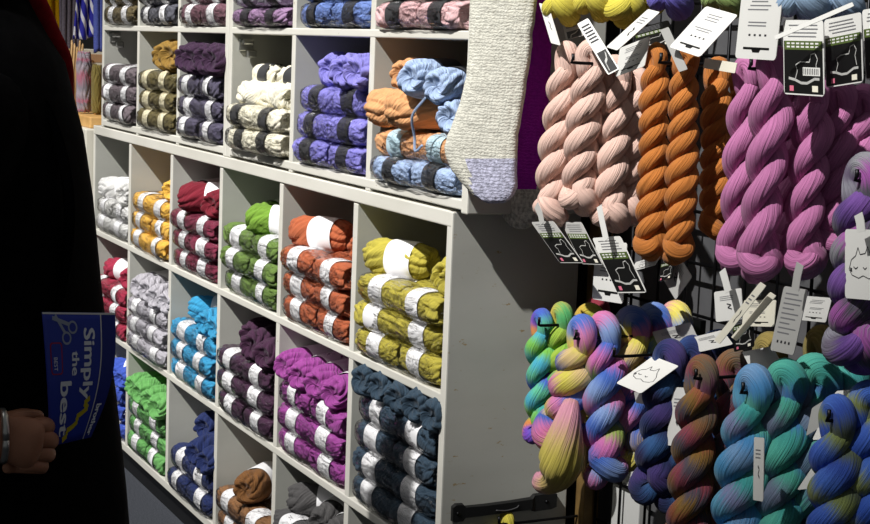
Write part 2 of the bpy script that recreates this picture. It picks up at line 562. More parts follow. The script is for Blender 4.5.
for xx, zz, ll in ((UX_L[0][1], .272, 'small metal shelf bracket in the empty top of the cubby of taupe packs'),
                   (UX_R[0][1], .268, 'small metal shelf bracket in the empty top of the cubby of cream yarn')):
    bm = bmesh.new()
    bm_box(bm, .0, .006, -.02, .012, -.012, .014, .002)
    bm_box(bm, .004, .022, -.016, .008, .002, .014, .003)
    bm_box(bm, .004, .015, -.004, .018, -.026, -.010, .003)
    me = bpy.data.meshes.new('shelf_bracket'); bm.to_mesh(me); bm.free()
    o = link('shelf_bracket', me, M_STEEL, None, (xx, .035, Z0 + zz)); tag(o, ll, 'bracket')

# ------------------------------------------------------------------ contents of the cubbies
G_PACK, G_LOOSE = 'bagged yarn packs in the cubbies', 'loose yarn balls on top of the packs'
POS = {1: ['only'], 2: ['lower', 'upper'], 3: ['lowest', 'middle', 'topmost'], 4: ['lowest', 'second lowest', 'third', 'topmost']}
ORD = ['first', 'second', 'third', 'fourth', 'fifth', 'sixth']

def stack(cx, z, colour, n, mt, band=M_LBL_W, bandword='white', w=.346, h=.049, where='', mats=None, y0=.025):
    """n packs on top of each other; returns the height of the stack's top"""
    for i in range(n):
        r = random.Random(int(cx * 991) + i * 7 + int(z * 577))
        pos = POS[n][i]
        lab = f'{colour} yarn pack with {bandword} bands, {pos} of its {n}-pack stack' if n > 1 else f'{colour} yarn pack with {bandword} bands{where}'
        if n > 1 and where: lab += where
        pack((cx + r.uniform(-.005, .005), y0 + r.uniform(-.008, .006), Z0 + z + i * h + .001), r.uniform(-.02, .02), r.uniform(-.008, .008),
             mats or mt, band, lab, G_PACK, w, h + .003)
    return z + n * h

def row_of_loose(cx, z, colour, mt, items, band=M_LBL_W, where=None, s=1.0, mesh=None):
    s *= 1.1 if mesh is None else 1.0
    """items: (dx, y, dz, yaw, pitch) - yaw 0 lies along the shelf, 1.57 points out of it"""
    n = len(items)
    for i, (dx, y, dz, yaw, pitch) in enumerate(items):
        if yaw > 1: yaw = 3.42 - yaw
        nm = where or f'{colour} packs'
        lab = f'loose {colour} ball on the {nm}' + (f', {ORD[i]} of {n} from the left' if n > 1 else '')
        loose((cx + dx, y, Z0 + z + .028 * s + dz), (rnd.uniform(0, 6), pitch, yaw), mt, lab, G_LOOSE, band, mesh, s)

def lower_cx(col): return -(col - .5) * W
F1, F2, F3 = -.27, -.54, -.815
OUT = PI / 2

# row 1
m_ch = ym('chartreuse', '#B3A51C'); t = stack(lower_cx(1), F1, 'chartreuse', 3, m_ch, h=0.0495)
row_of_loose(lower_cx(1), t, 'chartreuse', m_ch, [(-.095, .05, 0, .45, 0), (.075, .085, -.002, 1.2, 0), (.145, .075, -.002, 1.45, 0)])
m_ru = ym('rust', '#B4582A'); t = stack(lower_cx(2), F1, 'rust orange', 3, m_ru, h=0.0495)
row_of_loose(lower_cx(2), t, 'rust orange', m_ru, [(-.085, .05, 0, .5, 0), (.12, .08, 0, 1.25, 0)])
m_gr = ym('moss_green', '#62802E'); t = stack(lower_cx(3), F1, 'moss green', 3, m_gr, h=0.0485)
m_gb = ym('leaf_green', '#6E9A18')
row_of_loose(lower_cx(3), t, 'leaf green', m_gb, [(-.06, .085, 0, 1.35, 0), (.045, .055, 0, .9, 0)], where='moss green packs')
m_bu = ym('burgundy', '#7E2340'); t = stack(lower_cx(4), F1, 'burgundy', 3, m_bu, h=0.0475)
m_bl = ym('wine_red', '#7C1228')
row_of_loose(lower_cx(4), t, 'wine red', m_bl, [(-.10, .06, .002, 1.2, 0), (-.012, .05, .004, 1.0, 0), (.085, .06, .002, 1.25, 0)], where='burgundy packs', s=1.1)
m_ye = ym('yellow', '#EDB41C'); t = stack(lower_cx(5), F1, 'yellow', 3, m_ye, h=0.0480)
row_of_loose(lower_cx(5), t, 'yellow', m_ye, [(.105, .07, 0, 1.3, 0)], band=None)
m_wh = ym('pale_grey', '#D2D1CE'); t = stack(lower_cx(6), F1, 'pale grey', 2, m_wh, h=0.0475)
row_of_loose(lower_cx(6), t, 'pale grey', m_wh, [(-.06, .055, 0, .8, 0), (.09, .05, 0, 1.2, 0)])
# row 2
m_te = ym('dark_teal', '#33485A'); t = stack(lower_cx(1), F2, 'dark teal', 4, m_te, h=0.0505)
row_of_loose(lower_cx(1), t - .002, 'dark teal', m_te, [(-.142, .05, 0, 1.45, 0), (-.072, .055, .002, 1.5, 0), (.0, .045, 0, 1.3, 0), (.076, .045, .002, 1.35, 0), (.148, .05, 0, 1.5, 0)], band=M_LBL_W, s=.97)
m_ma = ym('magenta', '#9E3C96'); t = stack(lower_cx(2), F2, 'magenta', 3, m_ma, h=0.0495)
row_of_loose(lower_cx(2), t - .002, 'magenta', m_ma, [(-.138, .05, .003, 1.5, 0), (-.062, .045, 0, 1.35, 0), (.02, .045, .002, 1.3, 0), (.1, .045, 0, 1.25, 0)], s=1.02)
m_au = ym('aubergine', '#45233F'); t = stack(lower_cx(3), F2, 'aubergine', 3, m_au, h=0.0480)
row_of_loose(lower_cx(3), t, 'aubergine', m_au, [(-.09, .09, .006, 1.3, 0), (.0, .055, .002, 1.2, 0), (.11, .05, .002, 1.3, 0)], band=None, s=1.1)
m_tu = ym('turquoise', '#1A94C4'); t = stack(lower_cx(4), F2, 'turquoise blue', 3, m_tu, h=0.0475)
row_of_loose(lower_cx(4), t, 'turquoise blue', m_tu, [(-.055, .085, .004, .9, 0), (.06, .05, 0, 1.2, 0), (.137, .06, 0, 1.45, 0)])
m_li = ym('silver_grey', '#B4B0B8'); t = stack(lower_cx(5), F2, 'silver grey', 3, m_li, h=0.0465)
row_of_loose(lower_cx(5), t, 'silver grey', m_li, [(-.12, .06, 0, 1.4, 0), (-.03, .045, .006, 1.15, 0), (.07, .045, .002, 1.3, 0), (.145, .06, 0, 1.45, 0)], s=1.05)
m_cr = ym('crimson', '#A41C40'); t = stack(lower_cx(6), F2, 'crimson', 3, m_cr, h=0.0465)
row_of_loose(lower_cx(6), t, 'crimson', m_cr, [(-.02, .05, 0, .4, 0), (.11, .06, 0, 1.2, 0)])
# row 3
m_dg = ym('charcoal', '#514F4F'); t = stack(lower_cx(2), F3, 'charcoal grey', 3, m_dg, h=0.0495)
row_of_loose(lower_cx(2), t, 'charcoal grey', m_dg, [(-.095, .075, .002, 1.0, 0), (.0, .06, 0, 1.15, 0), (.09, .055, 0, 1.2, 0)])
m_ca = ym('camel', '#8F6236'); t = stack(lower_cx(3), F3, 'camel brown', 2, m_ca, h=0.0500)
m_cl = ym('caramel', '#7C4F1E')
row_of_loose(lower_cx(3), t, 'caramel brown', m_cl, [(-.02, .05, .004, 1.1, 0)], where='camel brown packs', s=1.12)
m_na = ym('navy', '#1F2E62'); t = stack(lower_cx(4), F3, 'navy blue', 2, m_na, h=0.0500)
row_of_loose(lower_cx(4), t, 'navy blue', m_na, [(-.02, .085, .05, 1.2, 0), (.06, .045, .01, 1.3, 0), (.13, .055, .004, 1.45, 0)], band=None, s=1.12)
m_lg = ym('apple_green', '#66B056'); t = stack(lower_cx(5), F3, 'apple green', 3, m_lg, h=0.0485)
row_of_loose(lower_cx(5), t, 'apple green', m_lg, [(-.13, .06, 0, 1.5, 0), (-.05, .05, 0, 1.4, 0), (.035, .05, 0, 1.3, 0), (.12, .045, 0, 1.35, 0)], band=None, s=1.1)
m_rb = ym('royal_blue', '#3A5AC6'); t = stack(lower_cx(6), F3, 'royal blue', 3, m_rb, h=0.0485)
row_of_loose(lower_cx(6), t, 'royal blue', m_rb, [(.05, .05, 0, .9, 0), (.135, .05, 0, 1.4, 0)])
stack(lower_cx(1), F3, 'slate grey', 2, ym('slate', '#4C545C'), h=0.0495)

# upper unit
def ucx(x): return (x[0] + x[1]) / 2
UC = {6: (-2.183 - 1.845) / 2, 5: (-1.826 - 1.489) / 2, 4: (-1.468 - 1.130) / 2, 3: (-1.083 - .723) / 2, 2: (-.703 - .341) / 2, 1: (-.320 + .036) / 2}
A1, A2 = .046, .306
m_lb = ym('light_blue', '#A4BCE2'); m_pe = ym('peach', '#D8995E')
stack(UC[1], A1, 'light blue', 1, m_lb, M_LBL_D, 'dark', w=.338, h=.044, where=', at the bottom of the peach and blue cubby')
pack((UC[1], .03, Z0 + A1 + .044), -.01, .0, [m_pe, m_pe], M_LBL_B, 'peach yarn pack with pale blue bands, above the light blue pack', G_PACK, .338, .05)
for dx, y, dz, yaw, mt, lab, band, sc, me in (
        (-.105, .045, .0, .8, m_pe, 'loose fluffy peach yarn ball on the peach pack, at the divider', None, 1.1, FLUFFY[0]),
        (-.01, .038, .004, .9, m_pe, 'loose fluffy peach yarn ball beside the hanging blue strand, on the peach pack', None, 1.1, FLUFFY[1]),
        (.10, .045, -.002, 2.2, m_lb, 'loose light blue yarn ball on the peach pack, close to the white sock', None, 1.05, None),
        (-.11, .065, .058, 2.1, m_pe, 'loose peach yarn ball highest on the peach heap', None, 1.08, None),
        (-.01, .035, .056, 2.1, m_lb, 'loose light blue yarn ball with a dark band, pointing out of the heap', M_LBL_D, 1.1, None),
        (.085, .03, .046, 2.15, m_lb, 'loose light blue yarn ball nearest the white sock, on the upper layer', M_LBL_D, 1.05, None)):
    loose((UC[1] + dx, y, Z0 + A1 + .095 + .031 + dz), (rnd.uniform(0, 6), 0, yaw), mt, lab, G_LOOSE, band, me, sc)
loose((UC[1] + .05, .12, Z0 + A1 + .095 + .031 + .098), (1, -.15, 2.3), ym('denim_blue', '#41506E'), 'loose denim blue yarn ball with black band, behind the light blue balls', G_LOOSE, M_LBL_D, s=1.1)
m_pw = ym('periwinkle', '#857FD4'); t = stack(UC[2], A1, 'periwinkle', 3, m_pw, M_LBL_D, 'dark', w=.34, h=.050)
row_of_loose(UC[2], t, 'periwinkle', m_pw, [(-.085, .075, 0, 1.2, 0), (.035, .045, 0, 1.1, 0), (.125, .05, 0, 1.4, 0)], band=None, s=1.08)
m_cm = ym('cream', '#E6E0C8', vary=.08); t = stack(UC[3], A1, 'cream', 2, m_cm, M_LBL_D, 'dark', w=.345, h=.048, y0=.012)
row_of_loose(UC[3], t, 'fluffy cream', m_cm, [(-.075, .035, -.003, .2, 0), (.07, .032, -.003, -.15, 0)], band=None, where='cream packs', s=.98, mesh=FLUFFY[0])
loose((UC[3] - .085, .055, Z0 + t + .040 + .024), (0, 0, .05), m_cm, 'cream yarn ball with a black band, topmost of the cream heap', G_LOOSE, M_LBL_D, None, .9)
loose((UC[3] + .075, .055, Z0 + t + .038 + .024), (2, 0, .1), m_cm, 'cream yarn ball on the heap, at the divider of the periwinkle cubby', G_LOOSE, M_LBL_D, None, .9)
m_gp = ym('grey_plum', '#565067'); t = stack(UC[4], A1, 'greyish plum', 3, m_gp, w=.335, h=.049)
m_pl = ym('dark_plum', '#3E2440')
row_of_loose(UC[4], t, 'dark plum', m_pl, [(-.125, .06, .003, 1.45, 0), (-.043, .05, .002, 1.4, 0), (.038, .05, .004, 1.35, 0), (.12, .045, .002, 1.4, 0)], where='greyish plum packs', s=1.18)
m_ol = ym('olive_brown', '#6C6034'); t = stack(UC[5], A1, 'olive brown', 3, m_ol, M_LBL_C, 'cream', w=.315, h=.049)
row_of_loose(UC[5], t, 'mustard brown', ym('mustard', '#94701E'), [(.0, .075, .0, 1.3, 0), (.095, .07, 0, 1.4, 0)], band=None, where='olive brown packs', s=1.3)
m_ta = ym('taupe', '#6E6268'); stack(UC[6], A1, 'taupe', 3, m_ta, w=.318, h=.050)
# upper row B (only its lower packs come into the picture)
stack(UC[6], A2, 'dark olive', 2, ym('dark_olive', '#6A5C3A'), w=.318, h=.050)
stack(UC[5], A2, 'steel grey', 2, ym('steel_grey', '#5A5A64'), w=.315, h=.050)
stack(UC[4], A2, 'mauve brown', 2, ym('mauve_brown', '#764E5A'), w=.335, h=.050)
pack((UC[3], .02, Z0 + A2 + .001), 0, 0, ym('orchid', '#9E7AA2'), M_LBL_D, 'orchid purple yarn pack with dark bands, under the pale lilac pack', G_PACK, .345, .040)
pack((UC[3], .02, Z0 + A2 + .041), 0, 0, ym('lilac', '#CBC4D4'), M_LBL_D, 'pale lilac yarn pack with dark bands, on the orchid pack', G_PACK, .345, .054)
stack(UC[2], A2, 'cornflower blue', 2, ym('cornflower', '#6A86C8'), M_LBL_D, 'dark', w=.34, h=.048)
pack((UC[1], .02, Z0 + A2 + .001), 0, 0, ym('powder_pink', '#DDB0B2'), M_LBL_D, 'powder pink yarn pack with dark bands, under the pale mint pack', G_PACK, .335, .048)
pack((UC[1], .02, Z0 + A2 + .049), 0, 0, ym('mint', '#A4CBBC'), M_LBL_D, 'pale mint yarn pack with dark bands, on the powder pink pack', G_PACK, .335, .05)

# a light blue strand hanging out of the peach heap
sp = [(.10, -.03, .20), (.085, -.045, .17), (.075, -.035, .135), (.09, -.04, .115), (.105, -.035, .125)]
o = tube('yarn_strand', m_lb, None, [(UC[1] + x, y, Z0 + z, .0022) for x, y, z in sp], 8, 40)
tag(o, 'light blue loose yarn strand hanging down over the peach yarn', 'yarn strand')

# ------------------------------------------------------------------ twisted hanks
def hank_geo(Lk, rt, turns, seed, fan=0.0, top_gap=.9, hand=-1):
    """a hank twisted on itself: two plies round each other, a loop over the hook at the top, a tucked knot below.
    Origin at the inside of the top loop (where the hook goes through), hanging down -z."""
    r = random.Random(seed)
    ph0 = r.uniform(-.25, .25)
    A, B = [], []
    zt, zb = -rt * 1.7, -(Lk - rt * 2.6)
    steps = 40
    for i in range(steps + 1):
        t = i / steps
        z = zt + (zb - zt) * t
        ph = ph0 + hand * 2 * PI * turns * t
        rr = rt * (.80 - .16 * (1 - min(1, t * 7))) * (1 + .05 * math.sin(5 * t + seed))
        rad = rt * (.82 + .18 * min(1, t * 5)) * (1 + .07 * math.sin(9 * t + seed * 1.7))
        wx, wy = .12 * rt * math.sin(4 * t + seed), .10 * rt * math.cos(3.1 * t + seed)
        A.append((rr * math.cos(ph) + wx, rr * math.sin(ph) + wy, z, rad))
        B.append((-rr * math.cos(ph) + wx, -rr * math.sin(ph) + wy, z, rad))
    c, s = math.cos(ph0), math.sin(ph0)
    k = rt * top_gap
    arc = []
    for a in (.12, .32, .5, .68, .88):
        an = PI * a
        arc.append((-k * math.cos(PI - an) * c * .9, -k * math.cos(PI - an) * s * .9, zt + rt * .55 + rt * 1.35 * math.sin(an), rt * (.86 + .05 * math.sin(an))))
    arc = [(q[0], q[1], q[2], q[3]) for q in arc]
    # A runs up, over the hook and down B
    ea = ph0 + hand * 2 * PI * turns
    ca, sa = math.cos(ea), math.sin(ea)
    def endp(x, y, z, w):      # in the frame of the last half turn
        return (x * ca - y * sa, x * sa + y * ca, z, w)
    tailA = [endp(rt * .95, -.4 * rt * hand, zb - rt * .75, rt * (1.12 + fan)), endp(rt * .35, -.95 * rt * hand, zb - rt * 1.55, rt * (1.1 + fan)),
             endp(-rt * .55, -.65 * rt * hand, zb - rt * 1.85, rt * .95), endp(-rt * .75, .1 * rt, zb - rt * 1.2, rt * .6)]
    tailB = [endp(-rt * .8, .55 * rt * hand, zb - rt * .7, rt * 1.0), endp(-rt * .2, .95 * rt * hand, zb - rt * 1.2, rt * .95),
             endp(rt * .65, .75 * rt * hand, zb - rt * 1.0, rt * .9), endp(rt * .95, -.1 * rt, zb - rt * .35, rt * .7)]
    path = list(reversed(tailA)) + list(reversed(A)) + arc + B + tailB
    return tube_geo(path, 44, 260, ridge=.055, twist=hand * 26, seed=seed)

_hm = {}
def hank_mesh(*key):
    if key not in _hm:
        v, f, u = hank_geo(*key)
        # smooth the very ends into rounded tips
        _hm[key] = new_mesh('twisted_strands', v, f, u)
    return _hm[key]

def hank(top, bottom, Y, rt, turns, mt, label, group, seed=1, Yb=None, tie=None, rz=0.0, fan=0.0):
    """hang a hank from the point seen at `top` down to `bottom`"""
    p = at(*top, Y); q = at(*bottom, Y if Yb is None else Yb)
    d = q - p
    root = empty('twisted_hank', label, 'yarn hank', p, group=group)
    me = hank_mesh(round(d.length / (rt * .5)) * rt * .5, rt, turns, seed, fan)
    o = link('twisted_strands', me, mt, root)
    o.rotation_mode = 'QUATERNION'
    o.rotation_quaternion = Vector((0, 0, -1)).rotation_difference(d.normalized()) @ Matrix.Rotation(rz, 3, 'Z').to_quaternion()
    return root

def curl(parent, mt, off, pts, rad, name='tucked_end', na=30, n=70, seed=3):
    """a thick loop of the hank's tail; pts in world space"""
    v, f, u = tube_geo([(*(Vector(p) - off), r_) for p, r_ in zip(pts, rad)], 48, 90, ridge=.13, twist=9, seed=seed)
    return link(name, new_mesh(name, v, f, u), mt, parent)

GH = {'pink': 'pale pink hanks on one hook', 'orange': 'orange hanks on one hook', 'mag': 'orchid pink hanks on one hook', 'top': 'hanks on the top row of hooks'}
m_pk = ym('pale_pink', '#DDB6A6', us=17, vs=4, skew=0, bump=.9, vary=.1)
m_or = ym('orange_hank', '#C2700E', us=17, vs=4, skew=0, bump=1.0)
m_mg = ym('orchid_pink', '#BE6DA2', us=17, vs=4, skew=0, bump=.9)
RT1 = .0150
hank((567, 52), (550, 222), .075, RT1, 2.15, m_pk, 'pale pink twisted hank nearest the grey sock toe, hanging by the purple sock', GH['pink'], 1)
hank((592, 50), (577, 212), .09, RT1, 2.15, m_pk, 'pale pink twisted hank, second from the purple sock', GH['pink'], 2, rz=.5)
hank((581, 62), (593, 218), .135, RT1 * .9, 2.3, m_pk, 'pale pink twisted hank mostly behind the two front ones', GH['pink'], 3, rz=1.2)
hank((615, 66), (609, 232), .13, RT1, 2.15, m_pk, 'pale pink twisted hank with frayed threads, above the black card', GH['pink'], 1, rz=.9)
hank((635, 76), (627, 224), .165, RT1, 2.15, m_pk, 'pale pink twisted hank, last but one towards the orange hanks', GH['pink'], 2, rz=.2)
hank((649, 82), (645, 212), .20, RT1, 2.15, m_pk, 'pale pink twisted hank hanging in the back, touching the orange hank', GH['pink'], 3)
hank((657, 52), (649, 262), .075, .0118, 3.9, m_or, 'orange twisted hank in front, next to the pale pink hanks', GH['orange'], 4)
hank((686, 52), (677, 264), .085, .0118, 3.9, m_or, 'orange twisted hank in front, beside the narrow white card', GH['orange'], 5, rz=.6)
hank((718, 66), (714, 238), .15, .0118, 3.4, m_or, 'orange twisted hank just behind the narrow white card', GH['orange'], 4, rz=1)
hank((742, 74), (736, 232), .19, .0118, 3.3, m_or, 'orange twisted hank at the back, next to the orchid pink hanks', GH['orange'], 5)
hank((748, 66), (735, 272), .105, .0138, 1.9, m_mg, 'orchid pink hank half hidden, nearest the orange hanks', GH['mag'], 6)
hank((774, 58), (758, 280), .075, .0142, 1.9, m_mg, 'thick orchid pink hank in front of its hook', GH['mag'], 7, rz=.4)
hank((794, 80), (786, 262), .135, .0136, 1.9, m_mg, 'orchid pink hank just behind the thick front one', GH['mag'], 6, rz=.8)
hank((814, 84), (802, 278), .125, .0138, 1.9, m_mg, 'orchid pink hank hanging under the front black card', GH['mag'], 7, rz=.1)
hank((840, 90), (830, 256), .165, .0136, 1.9, m_mg, 'orchid pink hank hanging under the second black card', GH['mag'], 6, rz=.3)
hank((864, 96), (854, 246), .195, .0134, 1.9, m_mg, 'orchid pink hank furthest back on its hook', GH['mag'], 7, rz=.7)
# the row above: only the lower ends come into the picture
m_yl = ym('bright_yellow', '#CDBE18', us=17, vs=4, skew=0, bump=1.0)
m_vi = ym('violet_blue', '#6A60C2', us=17, vs=4, skew=0, bump=1.0)
m_lm = ym('lime_green', '#93B05A', us=17, vs=4, skew=0, bump=1.0)
m_sb = ym('sky_blue', '#94B2D2', us=17, vs=4, skew=0, bump=1.0)
hank((572, -150), (560, 22), .07, .0150, 2.1, m_yl, 'bright yellow hank end above the pink hanks, nearest the white sock', GH['top'], 8)
hank((600, -150), (592, 22), .10, .0155, 2.1, m_yl, 'bright yellow hank end above the pink hanks, second from the sock', GH['top'], 9)
hank((628, -150), (622, 28), .13, .0155, 2.1, m_yl, 'bright yellow hank end above the pink hanks, third from the sock', GH['top'], 8, rz=1)
hank((648, -150), (645, 14), .17, .0150, 2.1, m_yl, 'bright yellow hank end at the back, touching the violet one', GH['top'], 9)
hank((684, -150), (668, 17), .09, .0160, 2.1, m_vi, 'violet blue hank end above the orange hanks', GH['top'], 10)
hank((730, -150), (722, 15), .12, .0150, 2.1, m_lm, 'lime green hank end above the tilted white card', GH['top'], 8)
hank((812, -150), (800, 26), .08, .0165, 2.1, m_sb, 'light blue hank end above the front black card', GH['top'], 9)
hank((842, -150), (836, 22), .12, .0160, 2.1, m_sb, 'light blue hank end above the second black card', GH['top'], 10)

# hand-dyed hanks below
VK = dict(us=20, vs=3, skew=0, bump=.9, namp=.22)
m_r1 = ym('bright_rainbow', ['#2FA7C4', '#4FBB8E', '#3D5FC2', '#7A3FC0', '#D27A2A', '#8FB51E', '#2FA7A0', '#6FBE30'], freq=7.5, seed=.15, **VK)
m_r2 = ym('green_lime', ['#6FB326', '#96B81C', '#3FA65A', '#C9B31E', '#5E9A1E'], freq=7, seed=.5, **VK)
m_r3 = ym('purple_lime', ['#7C52B8', '#9A63C6', '#A7B020', '#C8A21E', '#2FA08A'], freq=9, seed=.1, **VK)
m_p1 = ym('pastel_rainbow', ['#D2C62C', '#D878AE', '#3E6AC4', '#88A0D4', '#DCCC3A', '#D66CA6', '#3460BA', '#D8B878'], freq=6.2, seed=.32, **VK)
m_p2 = ym('pastel_rainbow_blue', ['#3A66C0', '#7E9CD2', '#D46CA8', '#D0C22C', '#345EB8', '#8FAA3A', '#CC66AC'], freq=6.5, seed=.05, **VK)
m_nv = ym('midnight', ['#1E2C5E', '#2A4A86', '#2B2450', '#28558A', '#1F2850', '#413270'], freq=8, seed=.4, **VK)
m_br = ym('rust_rose', ['#80552F', '#8E3A4C', '#524A56', '#86621E', '#98502E', '#74405A', '#665846'], freq=10, seed=.2, **{**VK, 'namp': .5})
m_tq = ym('turquoise_mix', ['#3F96CC', '#57B0D6', '#8088B4', '#2FA3A0', '#4FB6A6', '#3B8CC8', '#6C9AC8'], freq=8, seed=.75, **VK)
m_tg = ym('sea_green_mix', ['#2E9C92', '#45B39C', '#5C7A96', '#6E7A94', '#3AA48E', '#3A78B8'], freq=8, seed=.1, **VK)
m_ro = ym('royal_olive', ['#2C58C0', '#3A66CC', '#7C8A44', '#56624E', '#2A4CA8', '#3D6CCB', '#8E9A4C'], freq=9, seed=.62, **VK)
m_pg = ym('violet_grey', ['#8A8894', '#6E6478', '#5E3C86', '#7A4CA2', '#54505C', '#A650A6', '#8A8A90', '#6A5A78'], freq=7.5, seed=.0, **VK)
m_red = ym('deep_red', '#8A2436', us=17, vs=4, skew=0)
GD = 'hand-dyed hanks on the lower hooks'
hank((542, 318), (540, 442), .12, .0145, 1.6, m_r1, 'teal and purple hand-dyed hank hanging nearest the grey shelf side', GD, 11)
hank((562, 312), (556, 430), .145, .0150, 1.7, m_r2, 'lime green hand-dyed hank behind the teal and purple one', GD, 12)
hank((590, 314), (588, 420), .19, .0165, 1.4, m_r3, 'purple and yellow hand-dyed hank top peeping out behind the pastel hank', GD, 11, rz=.8)
hank((598, 306), (598, 400), .225, .016, 1.4, m_red, 'deep red hank top just below the white card, at the back', GD, 12)
fanned = hank((583, 328), (560, 448), .075, .0185, 1.5, m_p1, 'yellow, pink and blue pastel hank in front with a fanned yellow end', GD, 13, fan=.35)
hank((604, 324), (606, 488), .105, .0175, 1.7, m_p2, 'blue and pink pastel hank behind the one with the fanned end', GD, 14, rz=.4)
hank((632, 318), (628, 470), .15, .0170, 1.6, m_p1, 'pastel hank with a bright pink end, partly behind the square card', GD, 14, rz=1.1)
hank((654, 316), (650, 440), .185, .0185, 1.6, m_p2, 'pastel blue hank deep on the hook, above the rod', GD, 13, rz=.9)
hank((676, 314), (674, 440), .215, .0185, 2.2, m_p1, 'pastel yellow and pink hank at the back, against the wire grid', GD, 14, rz=.3)
hank((671, 352), (652, 500), .125, .0168, 1.6, m_nv, 'midnight blue hand-dyed hank just behind the square card', GD, 15)
hank((694, 348), (676, 512), .155, .0168, 1.6, m_nv, 'midnight blue hand-dyed hank between the square card and the rust one', GD, 16, rz=.6)
hank((719, 344), (706, 500), .195, .0185, 1.7, m_nv, 'midnight blue hand-dyed hank furthest back, behind the rust ones', GD, 15, rz=.9)
hank((703, 368), (682, 560), .095, .0165, 2.0, m_br, 'rust, rose and brown hand-dyed hank in front of its hook', GD, 16, rz=.1)
hank((735, 362), (722, 550), .15, .0162, 1.9, m_br, 'rust and brown hand-dyed hank behind the front rust one', GD, 15, rz=.7)
hank((755, 380), (724, 585), .075, .0182, 1.9, m_tq, 'thick turquoise blue hand-dyed hank in front of its hook', GD, 17)
hank((787, 374), (772, 580), .115, .0178, 1.9, m_tg, 'sea green hand-dyed hank just behind the turquoise one', GD, 18, rz=.5)
hank((815, 372), (803, 560), .155, .0215, 1.6, m_tg, 'sea green hand-dyed hank furthest back on the turquoise hook', GD, 17, rz=1.0)
hank((846, 366), (838, 540), .20, .0210, 1.6, m_tq, 'turquoise hand-dyed hank at the back behind the white cards', GD, 18, rz=.3)
hank((838, 410), (826, 600), .085, .0168, 1.9, m_ro, 'royal blue and olive hand-dyed hank in front', GD, 18)
hank((870, 396), (862, 590), .12, .0168, 1.9, m_ro, 'royal blue and olive hand-dyed hank cut by the frame edge', GD, 17, rz=.8)
hank((866, 170), (852, 376), .10, .0185, 2.0, m_pg, 'violet and grey hand-dyed hank with the square animal card', 'violet grey hanks', 16)
hank((890, 176), (880, 360), .14, .0182, 2.0, m_pg, 'violet and grey hand-dyed hank at the frame edge, behind the first', 'violet grey hanks', 15)
hank((770, 346), (768, 460), .225, .018, 1.5, ym('olive_ochre', ['#7A7430', '#5E5A2E', '#8E7A34'], freq=6, **VK), 'olive ochre hank top at the back, under the hanging white cards', GD, 12)
hank((822, 340), (820, 440), .225, .018, 1.5, ym('olive_ochre', '#7A7430'), 'olive ochre hank top at the back, below the orchid hanks', GD, 11)
hank((506, 518), (504, 600), .12, .013, 1.6, m_yl, 'small bright yellow hank top by the black strap', GD, 8)

q0 = [at(571, 402, .06), at(568, 420, .048), at(564, 442, .043), at(561, 462, .045), at(558, 476, .05), at(549, 484, .052), at(541, 483, .055), at(540, 476, .062)]
curl(fanned, ym('pale_yellow_fan', ['#D9C640', '#D8B860', '#D990A8'], freq=5.5, seed=.45, **VK), fanned.location, q0, [.011, .019, .027, .031, .022, .0145, .013, .009], 'fanned_end')

# ------------------------------------------------------------------ hooks and wire grid
GY = .262
def hook(px, py, Y, label, up=.012):
    p = at(px, py, Y)
    root = empty('display_hook', label, 'hook', (p.x, GY, p.z), group='hooks on the wire grid')
    tube('rod', M_METAL, root, [(p.x, GY, p.z, .0024), (p.x, (Y + GY) / 2, p.z - .001, .0024), (p.x, Y + .004, p.z - .001, .0024), (p.x, Y - .001, p.z + .002, .0024), (p.x, Y - .002, p.z + up, .0024)], 8, 30, off=(p.x, GY, p.z))
    box('mount_clip', M_METAL, root, p.x - .016, p.x + .016, GY - .006, GY + .004, p.z - .012, p.z + .02, .001, (p.x, GY, p.z))
    return root

hook(574, 62, .055, 'dark metal hook carrying the pale pink hanks')
hook(662, 62, .055, 'dark metal hook carrying the orange hanks')
hook(752, 68, .055, 'dark metal hook carrying the orchid pink hanks')
hook(540, 325, .10, 'dark metal hook carrying the teal and lime hanks')
hook(577, 338, .055, 'dark metal hook carrying the pastel hanks')
hook(615, 356, .10, 'dark metal hook with a bare bent tip, carrying the square card')
hook(697, 378, .075, 'dark metal hook carrying the rust and brown hanks')
hook(744, 392, .055, 'dark metal hook carrying the turquoise hanks')
hook(830, 420, .065, 'dark metal hook carrying the royal blue hanks')
hook(858, 180, .08, 'dark metal hook carrying the violet grey hanks')
hook(566, -140, .055, 'dark metal hook above the frame carrying the yellow hanks')
hook(676, -140, .075, 'dark metal hook above the frame carrying the violet hank')
hook(722, -140, .10, 'dark metal hook above the frame carrying the lime hank')
hook(804, -140, .06, 'dark metal hook above the frame carrying the light blue hanks')
hook(500, 524, .10, 'dark metal hook carrying the small yellow hank')

V, Fs, UV = [], [], []
parts = []
gx0, gx1, gz0, gz1 = .05, 1.5, .06, 1.75
x = gx0
while x <= gx1 + .001:
    parts.append(tube_geo([(x, GY + .004, gz0, .0024), (x, GY + .004, gz1, .0024)], 6)); x += .0725
z = gz0
while z <= gz1 + .001:
    parts.append(tube_geo([(gx0, GY + .008, z, .0028), (gx1, GY + .008, z, .0028)], 6)); z += .0768
v, f, u = join_geo(parts)
o = link('wire_grid_panel', new_mesh('wire_grid_panel', v, f, u), M_METAL)
tag(o, 'black wire grid panel behind the hanging hanks', 'wire grid')

grid = o
for x_, z_ in ((.12, .3), (.12, 1.6), (1.4, .3), (1.4, 1.6)):
    tube('wall_standoff', M_METAL, grid, [(x_, GY + .004, z_, .004), (x_, .301, z_, .004)], 8)
p = at(512, -78, .02)
o = tube('sock_rail', M_METAL, None, [(.05, .01, p.z, .003), (.20, .01, p.z, .003), (.30, .04, p.z, .003), (.30, GY + .006, p.z, .003)], 8, 40)
tag(o, 'bent dark metal rail above the frame carrying the two knitted socks', 'rail')

